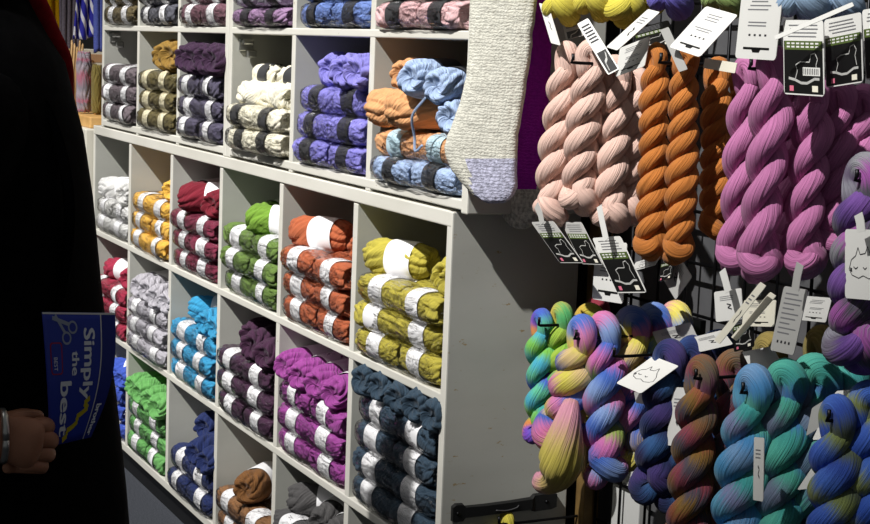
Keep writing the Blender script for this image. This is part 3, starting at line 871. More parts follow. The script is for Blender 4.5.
# posts behind the grid
o = box('wooden_post', M_WOODP, None, .018, .046, .246, .275, 0, 1.05, .002); tag(o, 'narrow brown wooden post standing behind the grey shelf side', 'post')
o = box('white_upright', plain('pale_grey_paint', '#BDBDBA', .6), None, .085, .165, .275, .295, 0, .56, .002); tag(o, 'pale grey board standing behind the wire grid below the pastel hanks', 'board')

# strap on the grey shelf side
sx_ = .0115
root = empty('black_strap', 'black plastic carrying strap along the grey shelf side', 'strap', (sx_, .12, .47))
o_ = (sx_, .12, .47)
a = atx(452, 514, sx_ + .004); b = atx(556, 500, sx_ + .004)
bm = bmesh.new()
prof = [(0, .012), (.03, .016), (.1, .015), (.12, .010), (.3, .009), (.55, .009), (.75, .010), (.78, .015), (.95, .015), (1, .012)]
vl = []
for tt, hw in prof:
    p = a.lerp(b, tt) - Vector(o_)
    p.x = .0015 + (.009 if .12 < tt < .77 else .006)
    row = [bm.verts.new((.0, p.y, p.z - hw)), bm.verts.new((p.x, p.y, p.z - hw * .9)), bm.verts.new((p.x, p.y, p.z + hw * .9)), bm.verts.new((.0, p.y, p.z + hw))]
    vl.append(row)
for r0, r1 in zip(vl, vl[1:]):
    for k in range(4):
        bm.faces.new((r0[k], r0[(k + 1) % 4], r1[(k + 1) % 4], r1[k]))
bm.faces.new(vl[0]); bm.faces.new(list(reversed(vl[-1])))
bmesh.ops.recalc_face_normals(bm, faces=bm.faces)
me = bpy.data.meshes.new('strap_band'); bm.to_mesh(me); bm.free()
link('strap_band', me, M_BLKPL, root)
q = a.lerp(b, .5)
tube('stitch_mark', plain('grey_stitch', '#4A4A4C', .5), root, [(sx_ + .0115, q.y + dy, q.z + dz, .0009) for dy, dz in ((-.02, -.002), (0, -.004), (.018, -.001), (.022, .003))], 6, 12, off=o_)
for tt in (.05, .9):
    q = a.lerp(b, tt)
    tube('rivet', M_METAL, root, [(sx_ + .005, q.y, q.z, .004), (sx_ + .0095, q.y, q.z, .003)], 10, off=o_)

# ------------------------------------------------------------------ cards
CM = [M_WHITE, M_BLACK, M_INK, M_GREYINK, M_OLIVE, M_PINKP, M_PALE, M_CREAM]
def seg(u0, v0, u1, v1, w):
    dx, dy = u1 - u0, v1 - v0
    l = math.hypot(dx, dy) or 1
    nx, ny = -dy / l * w / 2, dx / l * w / 2
    return [(u0 + nx, v0 + ny), (u0 - nx, v0 - ny), (u1 - nx, v1 - ny), (u1 + nx, v1 + ny)]

def rrect(u0, v0, u1, v1, r, n=4):
    out = []
    for cx, cy, a0 in ((u1 - r, v1 - r, 0), (u0 + r, v1 - r, 90), (u0 + r, v0 + r, 180), (u1 - r, v0 + r, 270)):
        for i in range(n + 1):
            a = math.radians(a0 + 90 * i / n)
            out.append((cx + r * math.cos(a), cy + r * math.sin(a)))
    return out

def squiggle(pts, w):
    return [seg(*a, *b, w) for a, b in zip(pts, pts[1:])]

def design(kind, seed=0):
    """list of (layer, material, polygon); v=1 is the end that hangs from the yarn"""
    r = random.Random(seed)
    D = []
    if kind == 'black':        # pale head with print, olive strip, black body with a light outline, hanging slot, marks
        D.append((1, 1, [(0.02, .02), (.98, .02), (.98, .72), (.02, .72)]))
        D.append((2, 4, [(.04, .60), (.96, .60), (.96, .72), (.04, .72)]))
        for v in (.685, .64):
            for i in range(7):
                u = .1 + i * .118
                D.append((3, 0, seg(u, v, u + .08, v, .022)))
        for v in (.93, .88, .83, .78): D.append((2, 3, seg(.12 + r.uniform(0, .1), v, .88 - r.uniform(0, .1), v, .014)))
        for q in squiggle([(.3, .2), (.36, .32), (.32, .40), (.44, .44), (.66, .44), (.70, .54), (.80, .56), (.86, .48), (.82, .40), (.86, .26)], .016): D.append((3, 6, q))
        for q in squiggle([(.14, .22), (.3, .20), (.45, .16), (.6, .16), (.78, .22), (.9, .22)], .035): D.append((3, 6, q))
        D.append((3, 5, [(.16, .05), (.26, .05), (.26, .12), (.16, .12)]))
        D.append((3, 7, [(.72, .05), (.86, .05), (.86, .13), (.72, .13)]))
    elif kind == 'blackbar':
        D = design('black', seed)
        D.append((4, 0, [(.5, .26), (.92, .26), (.92, .37), (.5, .37)]))
        for i in range(9): D.append((5, 2, seg(.53 + i * .043, .275, .53 + i * .043, .355, .018)))
    elif kind == 'slot':       # white card with a hanging slot near the low end
        for v in (.86, .80, .74, .55, .50): D.append((1, 3, seg(.2 + r.uniform(0, .1), v, .8 - r.uniform(0, .15), v, .018)))
        for i in range(4): D.append((1, 2, seg(.28 + i * .13, .36, .33 + i * .13, .36, .03)))
        D.append((1, 1, seg(.18, .16, .82, .16, .035)))
        D.append((1, 1, [(.42, .10), (.58, .10), (.62, .16), (.38, .16)]))
    elif kind == 'text':
        for i in range(9):
            v = .9 - i * .075
            D.append((1, 3, seg(.14, v, .55 + r.uniform(0, .33), v, .02)))
        for i in range(4): D.append((1, 2, seg(.2 + i * .16, .16, .27 + i * .16, .16, .04)))
    elif kind == 'stripe':
        D.append((1, 1, [(.12, .02), (.9, .02), (.9, .40), (.12, .40)]))
        for i in range(6): D.append((1, 2, seg(.15, .9 - i * .06, .85, .9 - i * .06, .03)))
        for q in squiggle([(.3, .05), (.35, .2), (.6, .25), (.75, .35)], .05): D.append((2, 6, q))
    elif kind == 'sketch':     # a few pen strokes, an animal's head lying down
        for q in squiggle([(.12, .42), (.18, .56), (.30, .62), (.36, .74), (.42, .64), (.56, .66), (.62, .76), (.70, .64), (.84, .52), (.9, .40)], .016): D.append((1, 2, q))
        for q in squiggle([(.12, .42), (.20, .34), (.38, .30), (.5, .34), (.66, .30), (.82, .34), (.9, .40)], .014): D.append((1, 2, q))
        for q in squiggle([(.24, .46), (.30, .43), (.36, .46)], .018) + squiggle([(.5, .46), (.55, .43), (.6, .46)], .018): D.append((1, 2, q))
        D.append((1, 2, [(.14, .40), (.20, .38), (.20, .44), (.15, .45)]))
    elif kind == 'lines':
        for i in range(3): D.append((1, 3, seg(.2, .8 - i * .06, .7, .8 - i * .06, .02)))
        for q in squiggle([(.45, .55), (.6, .5), (.48, .42), (.62, .36)], .04): D.append((1, 2, q))
    return D

def card_geo(P, kind, body=0, seed=0, rounded=.06, th=.0009):
    """P: the corners (v=1 left, v=1 right, v=0 right, v=0 left) in space"""
    tl, tr, br, bl = [Vector(p) for p in P]
    nrm = (tr - bl).cross(tl - br).normalized()
    if nrm.dot(CAM - (tl + br) / 2) < 0: nrm = -nrm
    def bil(u, v, h):
        return (bl * (1 - u) + br * u) * (1 - v) + (tl * (1 - u) + tr * u) * v + nrm * h
    V, Fs, Mi = [], [], []
    out = rrect(0, 0, 1, 1, rounded)
    n = len(out)
    V += [bil(u, v, 0) for u, v in out] + [bil(u, v, -th) for u, v in out]
    Fs.append(tuple(range(n))); Mi.append(body)
    Fs.append(tuple(range(2 * n - 1, n - 1, -1))); Mi.append(body)
    for i in range(n):
        j = (i + 1) % n
        Fs.append((i, i + n, j + n, j)); Mi.append(body)
    for layer, mi, poly in design(kind, seed):
        o = len(V)
        V += [bil(u, v, .00022 * layer) for u, v in poly]
        Fs.append(tuple(range(o, o + len(poly)))); Mi.append(mi)
    return V, Fs, Mi

def card(name, label, quad, Y, kind, body=0, seed=0, group='price and brand cards on the hanks', dy=(0, 0, 0, 0), strap=None, mat=None):
    P = [at(q[0], q[1], Y + d) for q, d in zip(quad, dy)]
    P[2] = P[3] + (P[1] - P[0])          # a flat card
    c = (P[0] + P[1]) / 2
    V, Fs, Mi = card_geo(P, kind, body, seed)
    V = [v - c for v in V]
    me = new_mesh(name, V, Fs, None, False, Mi)
    o = link(name, me, CM, None, c)
    tag(o, label, 'hang tag', group)
    if strap:
        S = [at(q[0], q[1], Y - .022) - c for q in strap]
        bm = bmesh.new()
        w = .0065
        vs = []
        for i, p in enumerate(S):
            d = (S[min(i + 1, len(S) - 1)] - S[max(i - 1, 0)]).normalized()
            sd = d.cross(Vector((0, 1, 0))).normalized() * w
            vs.append((bm.verts.new(p + sd), bm.verts.new(p - sd)))
        for a_, b_ in zip(vs, vs[1:]): bm.faces.new((a_[0], a_[1], b_[1], b_[0]))
        bm.normal_update()
        bmesh.ops.solidify(bm, geom=list(bm.faces), thickness=.0008)
        me = bpy.data.meshes.new('paper_loop'); bm.to_mesh(me); bm.free()
        link('paper_loop', me, CM[body], o)
    return o

# (name, label, quad, Y, design, body, corner depth offsets)
card('hang_tag', 'slim white hang tag nearest the white sock, under the yellow hank', [(539, 3), (548, 5), (574, 58), (551, 43)], .05, 'lines', 0, 1, dy=(0, 0, -.01, -.005))
card('hang_tag', 'grey and black striped hang tag in front of the pale pink hanks', [(577, 24), (588, 18), (617, 70), (608, 75)], .05, 'stripe', 0, 2, dy=(0, .01, 0, 0))
card('hang_tag', 'long slanting white hang tag pointing up to the violet hank', [(648, 9), (660, 12), (617, 53), (606, 47)], .03, 'lines', 0, 3, dy=(.02, .02, 0, 0))
card('hang_tag', 'white hang tag with a dark slot between pink and orange hanks', [(620, 48), (650, 36), (645, 71), (615, 77)], .06, 'slot', 0, 4)
card('hang_tag', 'large tilted white hang tag above the second pair of orange hanks', [(706, 6), (738, 15), (703, 59), (669, 47)], .05, 'slot', 0, 5, dy=(.03, .03, 0, 0))
card('hang_tag', 'tall white hang tag with a slot above the thick orchid hank', [(742, -8), (783, -8), (779, 58), (735, 58)], .05, 'slot', 0, 6)
card('hang_tag', 'front black hang tag with white outline drawing and barcode', [(783, 20), (823, 20), (826, 96), (784, 94)], .05, 'blackbar', 0, 7, dy=(.01, .01, 0, 0))
card('hang_tag', 'second black hang tag with outline drawing, behind the barcode one', [(824, 20), (861, 12), (866, 84), (826, 88)], .075, 'black', 0, 8)
card('hang_tag', 'black hang tag cut by the frame edge in the top row', [(862, 10), (898, 4), (902, 76), (866, 80)], .10, 'black', 0, 9)
card('hang_tag', 'long thin white tag sticking out over the front black one', [(852, 2), (854, 6), (776, 40), (774, 36)], .02, 'none', 0, 9, dy=(.03, .03, 0, 0))
card('hang_tag', 'pale hang tag lying flat behind the large tilted white one', [(705, 58), (737, 63), (735, 70), (703, 68)], .08, 'none', 7, 9)
card('hang_tag', 'narrow white hang tag leaning beside the large tilted one', [(660, 30), (668, 27), (684, 64), (679, 72)], .06, 'none', 6, 9)
card('hang_tag', 'greyish hang tag half hidden above the front pale pink hank', [(562, 22), (580, 17), (584, 46), (566, 40)], .09, 'stripe', 6, 10)
card('hang_tag', 'black hang tag behind the long slanting white one', [(632, 30), (668, 20), (664, 58), (640, 52)], .10, 'black', 1, 11)
card('hang_tag', 'narrow white hang tag hanging between the orange hanks', [(682, 80), (689, 80), (692, 152), (684, 153)], .11, 'lines', 0, 12)
card('hang_tag', 'narrow pale hang tag hanging behind the second orange pair', [(716, 84), (722, 84), (722, 138), (716, 138)], .17, 'lines', 6, 13)
card('hang_tag', 'black and white hang tag below the pale pink hank by the sock', [(531, 222), (553, 221), (584, 262), (560, 263)], .055, 'black', 6, 14, dy=(0, 0, .0, .0), strap=[(536, 205), (540, 214), (542, 224)])
card('hang_tag', 'black hang tag behind it below the second pale pink hank', [(561, 222), (581, 222), (601, 256), (582, 264)], .085, 'black', 6, 15)
card('hang_tag', 'white hang tag with a dark slot, lowest under the pink hanks', [(596, 240), (627, 243), (624, 304), (592, 299)], .10, 'slot', 0, 16)
card('hang_tag', 'black hang tag with olive strip lying over the white slotted one', [(592, 238), (620, 236), (641, 287), (617, 293)], .085, 'black', 0, 17, strap=[(599, 206), (602, 222), (606, 240)])
card('hang_tag', 'short white hang tag under the front orange hanks', [(636, 262), (661, 255), (652, 272), (630, 272)], .085, 'slot', 0, 18)
card('hang_tag', 'diamond-turned grey hang tag below the orange hanks', [(676, 251), (692, 277), (676, 290), (660, 274)], .16, 'lines', 6, 19)
card('hang_tag', 'black hang tag below the orange hanks, next to the grey diamond', [(662, 258), (676, 254), (664, 278), (658, 282)], .15, 'black', 1, 20)
card('hang_tag', 'square white hang tag below the left orchid hank', [(714, 292), (741, 288), (745, 318), (716, 322)], .09, 'lines', 0, 21, strap=[(722, 270), (725, 280), (728, 292)])
card('hang_tag', 'long pale strip tag running down under the orchid hanks', [(760, 282), (766, 286), (722, 342), (714, 340)], .045, 'lines', 7, 22)
card('hang_tag', 'second long pale strip tag behind the first strip', [(770, 292), (776, 296), (738, 340), (731, 337)], .06, 'none', 7, 22)
card('hang_tag', 'black hang tag with outline under the orchid hanks', [(732, 318), (752, 312), (760, 350), (734, 352)], .09, 'black', 1, 23)
card('hang_tag', 'cream hang tag behind the two pale strips', [(744, 300), (776, 300), (772, 330), (742, 326)], .085, 'slot', 7, 24)
card('hang_tag', 'tall white printed hang tag right under the orchid hanks', [(784, 286), (808, 290), (796, 357), (770, 350)], .06, 'text', 6, 25, strap=[(800, 264), (797, 276), (795, 290)])
card('hang_tag', 'white hang tag with slot behind the tall printed one', [(806, 296), (832, 298), (826, 324), (800, 320)], .10, 'slot', 0, 26)
card('hang_tag', 'square white tag with an animal sketch on the violet hank', [(845, 229), (882, 230), (882, 300), (845, 298)], .07, 'sketch', 0, 27, strap=[(858, 214), (860, 222), (861, 232)])
card('hang_tag', 'square white tag with a sketch at the bare hook tip', [(653, 356), (679, 366), (651, 393), (616, 383)], .09, 'sketch', 0, 28, dy=(.02, .02, -.01, -.01))
card('hang_tag', 'narrow white hang tag beside the front rust hank', [(673, 387), (688, 388), (678, 446), (666, 445)], .12, 'lines', 0, 29)
card('hang_tag', 'pale hang tag on the midnight hanks below the square one', [(634, 392), (650, 394), (650, 406), (636, 403)], .115, 'none', 6, 29)
card('hang_tag', 'narrow white hang tag hanging on the turquoise hank', [(754, 437), (764, 438), (761, 502), (753, 500)], .04, 'lines', 0, 30)
card('hang_tag', 'white folded hang tag above the royal blue hank', [(836, 391), (868, 388), (870, 401), (812, 440)], .105, 'lines', 0, 31, dy=(.02, .02, 0, 0))
card('hang_tag', 'white folded hang tag, its lower flap on the turquoise side', [(812, 408), (836, 393), (820, 440), (806, 436)], .11, 'none', 6, 31)
card('hang_tag', 'white hang tag lying across behind the royal blue hank', [(813, 466), (860, 460), (850, 480), (797, 490)], .11, 'lines', 0, 32)
card('hang_tag', 'pale paper tag behind the bare hook rod', [(652, 332), (690, 322), (700, 342), (660, 350)], .155, 'lines', 6, 33)
card('hang_tag', 'white paper tag over the midnight hanks, below the pale strips', [(690, 338), (722, 330), (730, 346), (700, 352)], .15, 'lines', 0, 34)
card('hang_tag', 'white crumpled paper tag above the rust hanks', [(742, 352), (772, 346), (790, 362), (752, 372)], .13, 'none', 0, 35)

# ------------------------------------------------------------------ socks
def sock(name, label, rows, Yf, th, mats, split=None, lace=False):
    """rows: (y, left, right) outline rows from the top; a stuffed flat shape"""
    ns = 30
    c = at((rows[0][1] + rows[0][2]) / 2, rows[0][0], Yf((rows[0][1] + rows[0][2]) / 2))
    dense = []
    for (y0, l0, r0), (y1, l1, r1) in zip(rows, rows[1:]):
        k = max(1, int((y1 - y0) / 3))
        for i in range(k):
            t_ = i / k
            dense.append((y0 + (y1 - y0) * t_, l0 + (l1 - l0) * t_, r0 + (r1 - r0) * t_))
    dense.append(rows[-1])
    V, Fs, Mi = [], [], []
    for (y, l, r_) in dense:
        a, b = at(l, y, Yf(l)) - c, at(r_, y, Yf(r_)) - c
        sd = (b - a).cross(Vector((0, 0, 1))).normalized()
        mid, half = (a + b) / 2, (b - a) / 2
        for k in range(ns):
            t_ = 2 * PI * k / ns
            cs, sn = math.cos(t_), math.sin(t_)
            p = mid + half * math.copysign(abs(cs) ** .8, cs)
            wd = min(1, half.length / .02)
            dep = th * math.copysign(abs(sn) ** .6, sn) * wd
            if lace: dep *= 1 + .10 * math.sin(cs * 16) * (1 + .6 * math.sin(y * .55 + cs * 8))
            p = p + sd * dep + Vector((noise.noise(p * 60), noise.noise(p * 60 + Vector((3, 3, 3))), 0)) * .0015
            V.append(p)
    for i in range(len(dense) - 1):
        for k in range(ns):
            k2 = (k + 1) % ns
            Fs.append((i * ns + k, i * ns + k2, (i + 1) * ns + k2, (i + 1) * ns + k))
            yy = dense[i][0]
            xx = dense[i][1] + (dense[i][2] - dense[i][1]) * (.5 + .5 * math.cos(2 * PI * (k + .5) / ns))
            Mi.append(1 if split and split(xx, yy) else 0)
    Fs.append(tuple(range(ns - 1, -1, -1))); Mi.append(0)
    Fs.append(tuple(range((len(dense) - 1) * ns, len(dense) * ns))); Mi.append(1 if split else 0)
    root = empty(name, label, 'sock', c)
    for idx, nm in ((0, 'knitted_foot'), (1, 'toe_cap')):
        fs = [f for f, m_ in zip(Fs, Mi) if m_ == idx]
        if not fs: continue
        used = sorted({i for f in fs for i in f}); mp = {i: j for j, i in enumerate(used)}
        me = new_mesh(nm, [V[i] for i in used], [tuple(mp[i] for i in f) for f in fs])
        link(nm, me, mats[idx], root)
    return root

sock('knitted_sock', 'long cream hand-knitted sock with a pale lavender toe hanging at the shelf end',
     [(-80, 468, 546), (-20, 469, 541), (0, 470, 537), (30, 470, 533), (55, 469, 531), (80, 466, 527), (100, 461, 524), (120, 454, 521), (135, 448, 518), (146, 445, 517), (158, 446, 517), (170, 452, 517), (180, 460, 517), (188, 467, 517), (194, 473, 515), (199, 480, 511), (203, 488, 504)],
     lambda x: -.05 + (x - 445) * .105 / 92, .015, [knit_mat('cream_knit', '#C6C4B8'), knit_mat('lavender_knit', '#A9A9BC', vary=.3)], lambda x, y: y > 157 and x > 474, True)
sock('knitted_sock', 'purple hand-knitted sock with a grey toe hanging behind the cream one',
     [(-80, 508, 560), (-20, 508, 554), (0, 508, 553), (40, 508, 551), (80, 508, 549), (120, 508, 547), (150, 508, 546), (180, 507, 546), (195, 504, 546), (208, 500, 543), (218, 504, 538), (225, 511, 532), (229, 518, 526)],
     lambda x: .078 + (x - 505) * .035 / 45, .010, [knit_mat('purple_knit', '#9C20A2'), knit_mat('grey_knit', '#B8B4AC', vary=.35)], lambda x, y: y > 189 - (x - 520) * .15)

# ------------------------------------------------------------------ room shell
def struct(name, mt, x0, x1, y0, y1, z0, z1):
    o = box(name, mt, None, x0, x1, y0, y1, z0, z1, 0)
    o['kind'] = 'structure'; o['label'] = {'floor': 'dark grey carpet floor in front of the shelves', 'wall_back': 'dark grey panelled wall behind shelves and wire grid', 'wall_left': 'plain pale wall beyond the shelves'}[name]
    o['category'] = 'floor' if name == 'floor' else 'wall'
    return o
struct('floor', noisy('grey_carpet', '#34363B', '#585B62', 260, .95, .5, spec=.05, lo=.3, hi=.7), -4.2, 3.2, -4.2, .6, -.05, 0)
struct('wall_back', M_WALL, -4.2, 3.2, .30, .36, 0, 2.9)
struct('wall_left', noisy('pale_wall', '#A8A294', '#B6B0A2', 3, .8, .1), -4.2, -4.1, -4.2, .30, 0, 2.9)

# ------------------------------------------------------------------ the stall beyond the shelves
XB = -2.62
def bg(x, y, X=XB): return atx(x, y, X)
p = bg(95, 119); 
root = empty('side_counter', 'pale counter with a light wooden tray edge beyond the shelf end', 'counter', (-2.75, .10, 0))
box('counter_body', plain('pale_counter', '#D8D4C6', .6), root, -3.3, -2.30, -.02, .28, .0, Z0 + .012, .004, (-2.75, .10, 0))
box('wooden_edge', noisy('light_wood', '#C99A5A', '#DDB070', 30, .5, .1), root, -3.2, -2.33, .0, .26, Z0 + .012, Z0 + .045, .004, (-2.75, .10, 0))

def cloth(name, label, quad, X, mt, cat, folds=5, amp=.012, seed=0, nx=48, nz=16):
    """a hanging cloth with vertical folds and some thickness"""
    tl, tr, br, bl = [atx(q[0], q[1], X) for q in quad]
    c = (tl + tr) / 2
    V, Fs, UV = [], [], []
    for j in range(nz + 1):
        v = j / nz
        for i in range(nx + 1):
            u = i / nx
            q = (tl * (1 - u) + tr * u) * (1 - v) + (bl * (1 - u) + br * u) * v
            q = q + Vector((amp * math.sin(folds * 2 * PI * u + seed + .7 * v), 0, .004 * math.sin(9 * u + seed) * v))
            V.append(q - c)
    w = nx + 1
    for j in range(nz):
        for i in range(nx):
            Fs.append((j * w + i, j * w + i + 1, (j + 1) * w + i + 1, (j + 1) * w + i))
            UV.append(((i / nx, j / nz), ((i + 1) / nx, j / nz), ((i + 1) / nx, (j + 1) / nz), (i / nx, (j + 1) / nz)))
    me = new_mesh(name, V, Fs, UV)
    bm = bmesh.new(); bm.from_mesh(me)
    bmesh.ops.solidify(bm, geom=list(bm.faces), thickness=.006)
    bm.to_mesh(me); bm.free()
    me.polygons.foreach_set('use_smooth', [True] * len(me.polygons))
    o = link(name, me, mt, None, c)
    tag(o, label, cat)
    return o

def stripe_mat():
    mt, nt, b, N, L = base_mat('blue_white_stripes')
    uv = N.new('ShaderNodeUVMap')
    mp = N.new('ShaderNodeMapping'); mp.inputs['Rotation'].default_value = (0, 0, .35)
    L.new(uv.outputs[0], mp.inputs['Vector'])
    w = N.new('ShaderNodeTexWave'); w.inputs['Scale'].default_value = 2.6; w.inputs['Distortion'].default_value = 1.0
    L.new(mp.outputs[0], w.inputs['Vector'])
    rp = N.new('ShaderNodeValToRGB'); rp.color_ramp.interpolation = 'CONSTANT'
    rp.color_ramp.elements[0].color = lin('#2A2AA8'); rp.color_ramp.elements[1].color = lin('#E8E8F0'); rp.color_ramp.elements[1].position = .72
    L.new(w.outputs['Fac'], rp.inputs['Fac']); L.new(rp.outputs['Color'], b.inputs['Base Color'])
    b.inputs['Roughness'].default_value = .8
    return mt
cloth('striped_cloth', 'blue cloth with white stripes hanging beyond the shelf end', [(78, -30), (100, -30), (102, 36), (72, 40)], -2.75, stripe_mat(), 'cloth', 3, .010, 1)
cloth('knitted_scarf', 'grey knitted scarf hanging behind the striped cloth', [(58, -30), (80, -30), (78, 60), (60, 60)], -2.95, knit_mat('mid_grey_knit', '#7E7680'), 'scarf', 4, .012, 2)
cloth('knitted_scarf', 'yellow knitted scarf hanging over the dark coat shoulder in the back', [(34, -30), (59, -30), (61, 42), (38, 42)], -3.1, knit_mat('yellow_knit', '#E0AC14'), 'scarf', 3, .012, 3)
cloth('blue_cloth', 'plain dark blue cloth hanging right at the shelf end', [(94, -20), (103, -20), (103, 50), (95, 52)], -2.6, knit_mat('blue_knit', '#5560A8'), 'cloth', 2, .006, 4)
p0, p1 = atx(34, -30, -2.75), atx(103, -30, -2.75)
root = empty('garment_rail', 'pale garment rail above the frame carrying the scarves and cloths', 'rail', (-2.85, (p0.y + p1.y) / 2, 0))
for xr in (-2.61, -2.76, -2.96, -3.11):
    tube('rail_bar', M_STEEL, root, [(xr, -.30, p0.z + .004, .007), (xr, .24, p0.z + .004, .007)], 8, off=(-2.85, (p0.y + p1.y) / 2, 0))
tube('rail_post', M_STEEL, root, [(-3.2, .24, 0, .012), (-3.2, .24, p0.z + .01, .012)], 8, off=(-2.85, (p0.y + p1.y) / 2, 0))
tube('cross_bar', M_STEEL, root, [(-3.21, .24, p0.z + .004, .009), (-2.58, .24, p0.z + .004, .009)], 8, off=(-2.85, (p0.y + p1.y) / 2, 0))
# needle packets on the tray
zt = Z0 + .045
for i, (px, py, hgt, lab) in enumerate(((69, 44, .17, 'leftmost bundle of pale wooden knitting needles beyond the shelves'), (77, 42, .16, 'bundle of pale wooden knitting needles in front of the striped cloth'), (97, 68, .10, 'bundle of wooden knitting needles next to the shelf end'))):
    p = atx(px, py, -2.60 - .08 * i if i < 2 else -2.5)
    root = empty('needle_bundle', lab, 'knitting needles', (p.x, p.y, zt), group='knitting needle bundles')
    for k in range(5):
        tube('needle', ym('needle_wood', '#D8AE72') if False else M_NEEDLE if 'M_NEEDLE' in globals() else globals().setdefault('M_NEEDLE', plain('pale_bamboo', '#D9B078', .5)), root,
             [(-.016 + k * .008, .004 * math.sin(k * 2), .0, .0035), (-.016 + k * .010, .006 * k - .012, p.z - zt - .01 * (k % 3), .0035), (-.016 + k * .0102, .006 * k - .012, p.z - zt + .006 - .01 * (k % 3), .0012)], 8)
def bg_ball(px, py, X, mt, lab, sc=(1, 1, 1)):
    p = atx(px, py, X)
    o = link('yarn_ball', FLUFFY[0], mt, None, (p.x, p.y, zt + .075 * sc[0]), (0, PI / 2, .3), sc); tag(o, lab, 'yarn ball')
m_pgk = ym('pink_grey', ['#A08E98', '#B86A80', '#8C8490', '#A89AA4'], freq=6, namp=.8)
bg_ball(84, 84, -2.52, m_pgk, 'pink and grey mottled yarn ball standing on the wooden tray', (1.25, .75, .75))
bg_ball(97, 92, -2.47, ym('dull_olive', '#7E6E2A'), 'olive yarn ball standing on the tray, touching the shelf end', (1.0, .55, .55))
p = atx(90, 60, -2.72)
root = empty('card_box', 'small cream and brown card box behind the mottled yarn ball', 'box', (p.x, p.y, zt))
box('carton', M_CREAM, root, p.x - .02, p.x + .02, p.y - .035, p.y + .035, zt, zt + .19, .002, (p.x, p.y, zt))
box('printed_band', plain('tan_print', '#C49A72', .6), root, p.x - .021, p.x + .021, p.y - .036, p.y + .036, zt + .15, zt + .175, .001, (p.x, p.y, zt))

# ------------------------------------------------------------------ person
def loft(rows, ns=40, seed=0, wob=.0):
    """rows: (cx, cy, cz, rx, ry) closed elliptic sections"""
    V, Fs = [], []
    for j, (cx, cy, cz, rx, ry) in enumerate(rows):
        for k in range(ns):
            a = 2 * PI * k / ns
            c, s = math.cos(a), math.sin(a)
            p = Vector((cx + rx * math.copysign(abs(c) ** .85, c), cy + ry * math.copysign(abs(s) ** .85, s), cz))
            if wob: p += Vector((c, s, 0)) * wob * noise.noise(Vector((c * 2.2, s * 2.2, cz * 5 + seed)))
            V.append(p)
    for j in range(len(rows) - 1):
        for k in range(ns):
            k2 = (k + 1) % ns
            Fs.append((j * ns + k, j * ns + k2, (j + 1) * ns + k2, (j + 1) * ns + k))
    Fs.append(tuple(range(ns - 1, -1, -1))); Fs.append(tuple(range((len(rows) - 1) * ns, len(rows) * ns)))
    return V, Fs

def skin_mesh(name, chains, sub=2):
    """chains: lists of (point, radius); shared first points are merged when equal"""
    V, E, R = [], [], []
    idx = {}
    for ch in chains:
        prev = None
        for p, r_ in ch:
            key = tuple(round(q, 5) for q in p)
            if key not in idx:
                idx[key] = len(V); V.append(p); R.append(r_)
            i = idx[key]
            if prev is not None and prev != i: E.append((prev, i))
            prev = i
    me = bpy.data.meshes.new(name); me.from_pydata(V, E, [])
    o = bpy.data.objects.new(name, me); C.objects.link(o)
    md = o.modifiers.new('Skin', 'SKIN')
    for i, r_ in enumerate(R):
        sv = me.skin_vertices[0].data[i]
        sv.radius = r_ if isinstance(r_, tuple) else (r_, r_)
    me.skin_vertices[0].data[0].use_root = True
    ms = o.modifiers.new('Sub', 'SUBSURF'); ms.levels = sub; ms.render_levels = sub
    dg = bpy.context.evaluated_depsgraph_get()
    me2 = bpy.data.meshes.new_from_object(o.evaluated_get(dg))
    bpy.data.objects.remove(o); bpy.data.meshes.remove(me)
    me2.polygons.foreach_set('use_smooth', [True] * len(me2.polygons))
    me2.name = name
    return me2

PX, PY = .10, -.755
person = empty('person', 'person in a black coat and red scarf holding a blue brochure', 'person', (PX, PY, 0))
po = (PX, PY, 0)
M_SKIN = noisy('skin', '#9C6A50', '#B07C60', 30, .55, .15, spec=.4)
# hand: wrist at WR, fingers forward (+y) and curling down round the brochure's lower corner
WR = Vector((.378, -.775, .735))
def P3(x, y, z): return (x - PX, y - PY, z)
hx, hy, hz = WR
body = []
pel = P3(PX, PY, .80)
body.append([(pel, .125), (P3(PX, PY, .95), .115), (P3(PX, PY + .01, 1.08), .125), (P3(PX, PY, 1.15), .065), (P3(PX, PY + .005, 1.24), .05), (P3(PX, PY + .02, 1.30), .045)])
for s in (1, -1):
    body.append([(pel, .125), (P3(PX + s * .085, PY, .72), .085), (P3(PX + s * .09, PY + .01, .42), .06), (P3(PX + s * .09, PY - .005, .10), .042), (P3(PX + s * .095, PY + .10, .035), .035)])
body.append([(P3(PX, PY, 1.15), .065), (P3(PX - .16, PY, 1.14), .055), (P3(PX - .20, PY - .03, .92), .042), (P3(PX - .20, PY + .04, .74), .032), (P3(PX - .20, PY + .10, .68), .03)])
body.append([(P3(PX, PY, 1.15), .065), (P3(PX + .15, PY, 1.13), .055), (P3(PX + .19, PY - .11, .92), .042), (P3(hx + .002, hy - .012, hz + .008), (.018, .024))])
bm_ = skin_mesh('body', body)
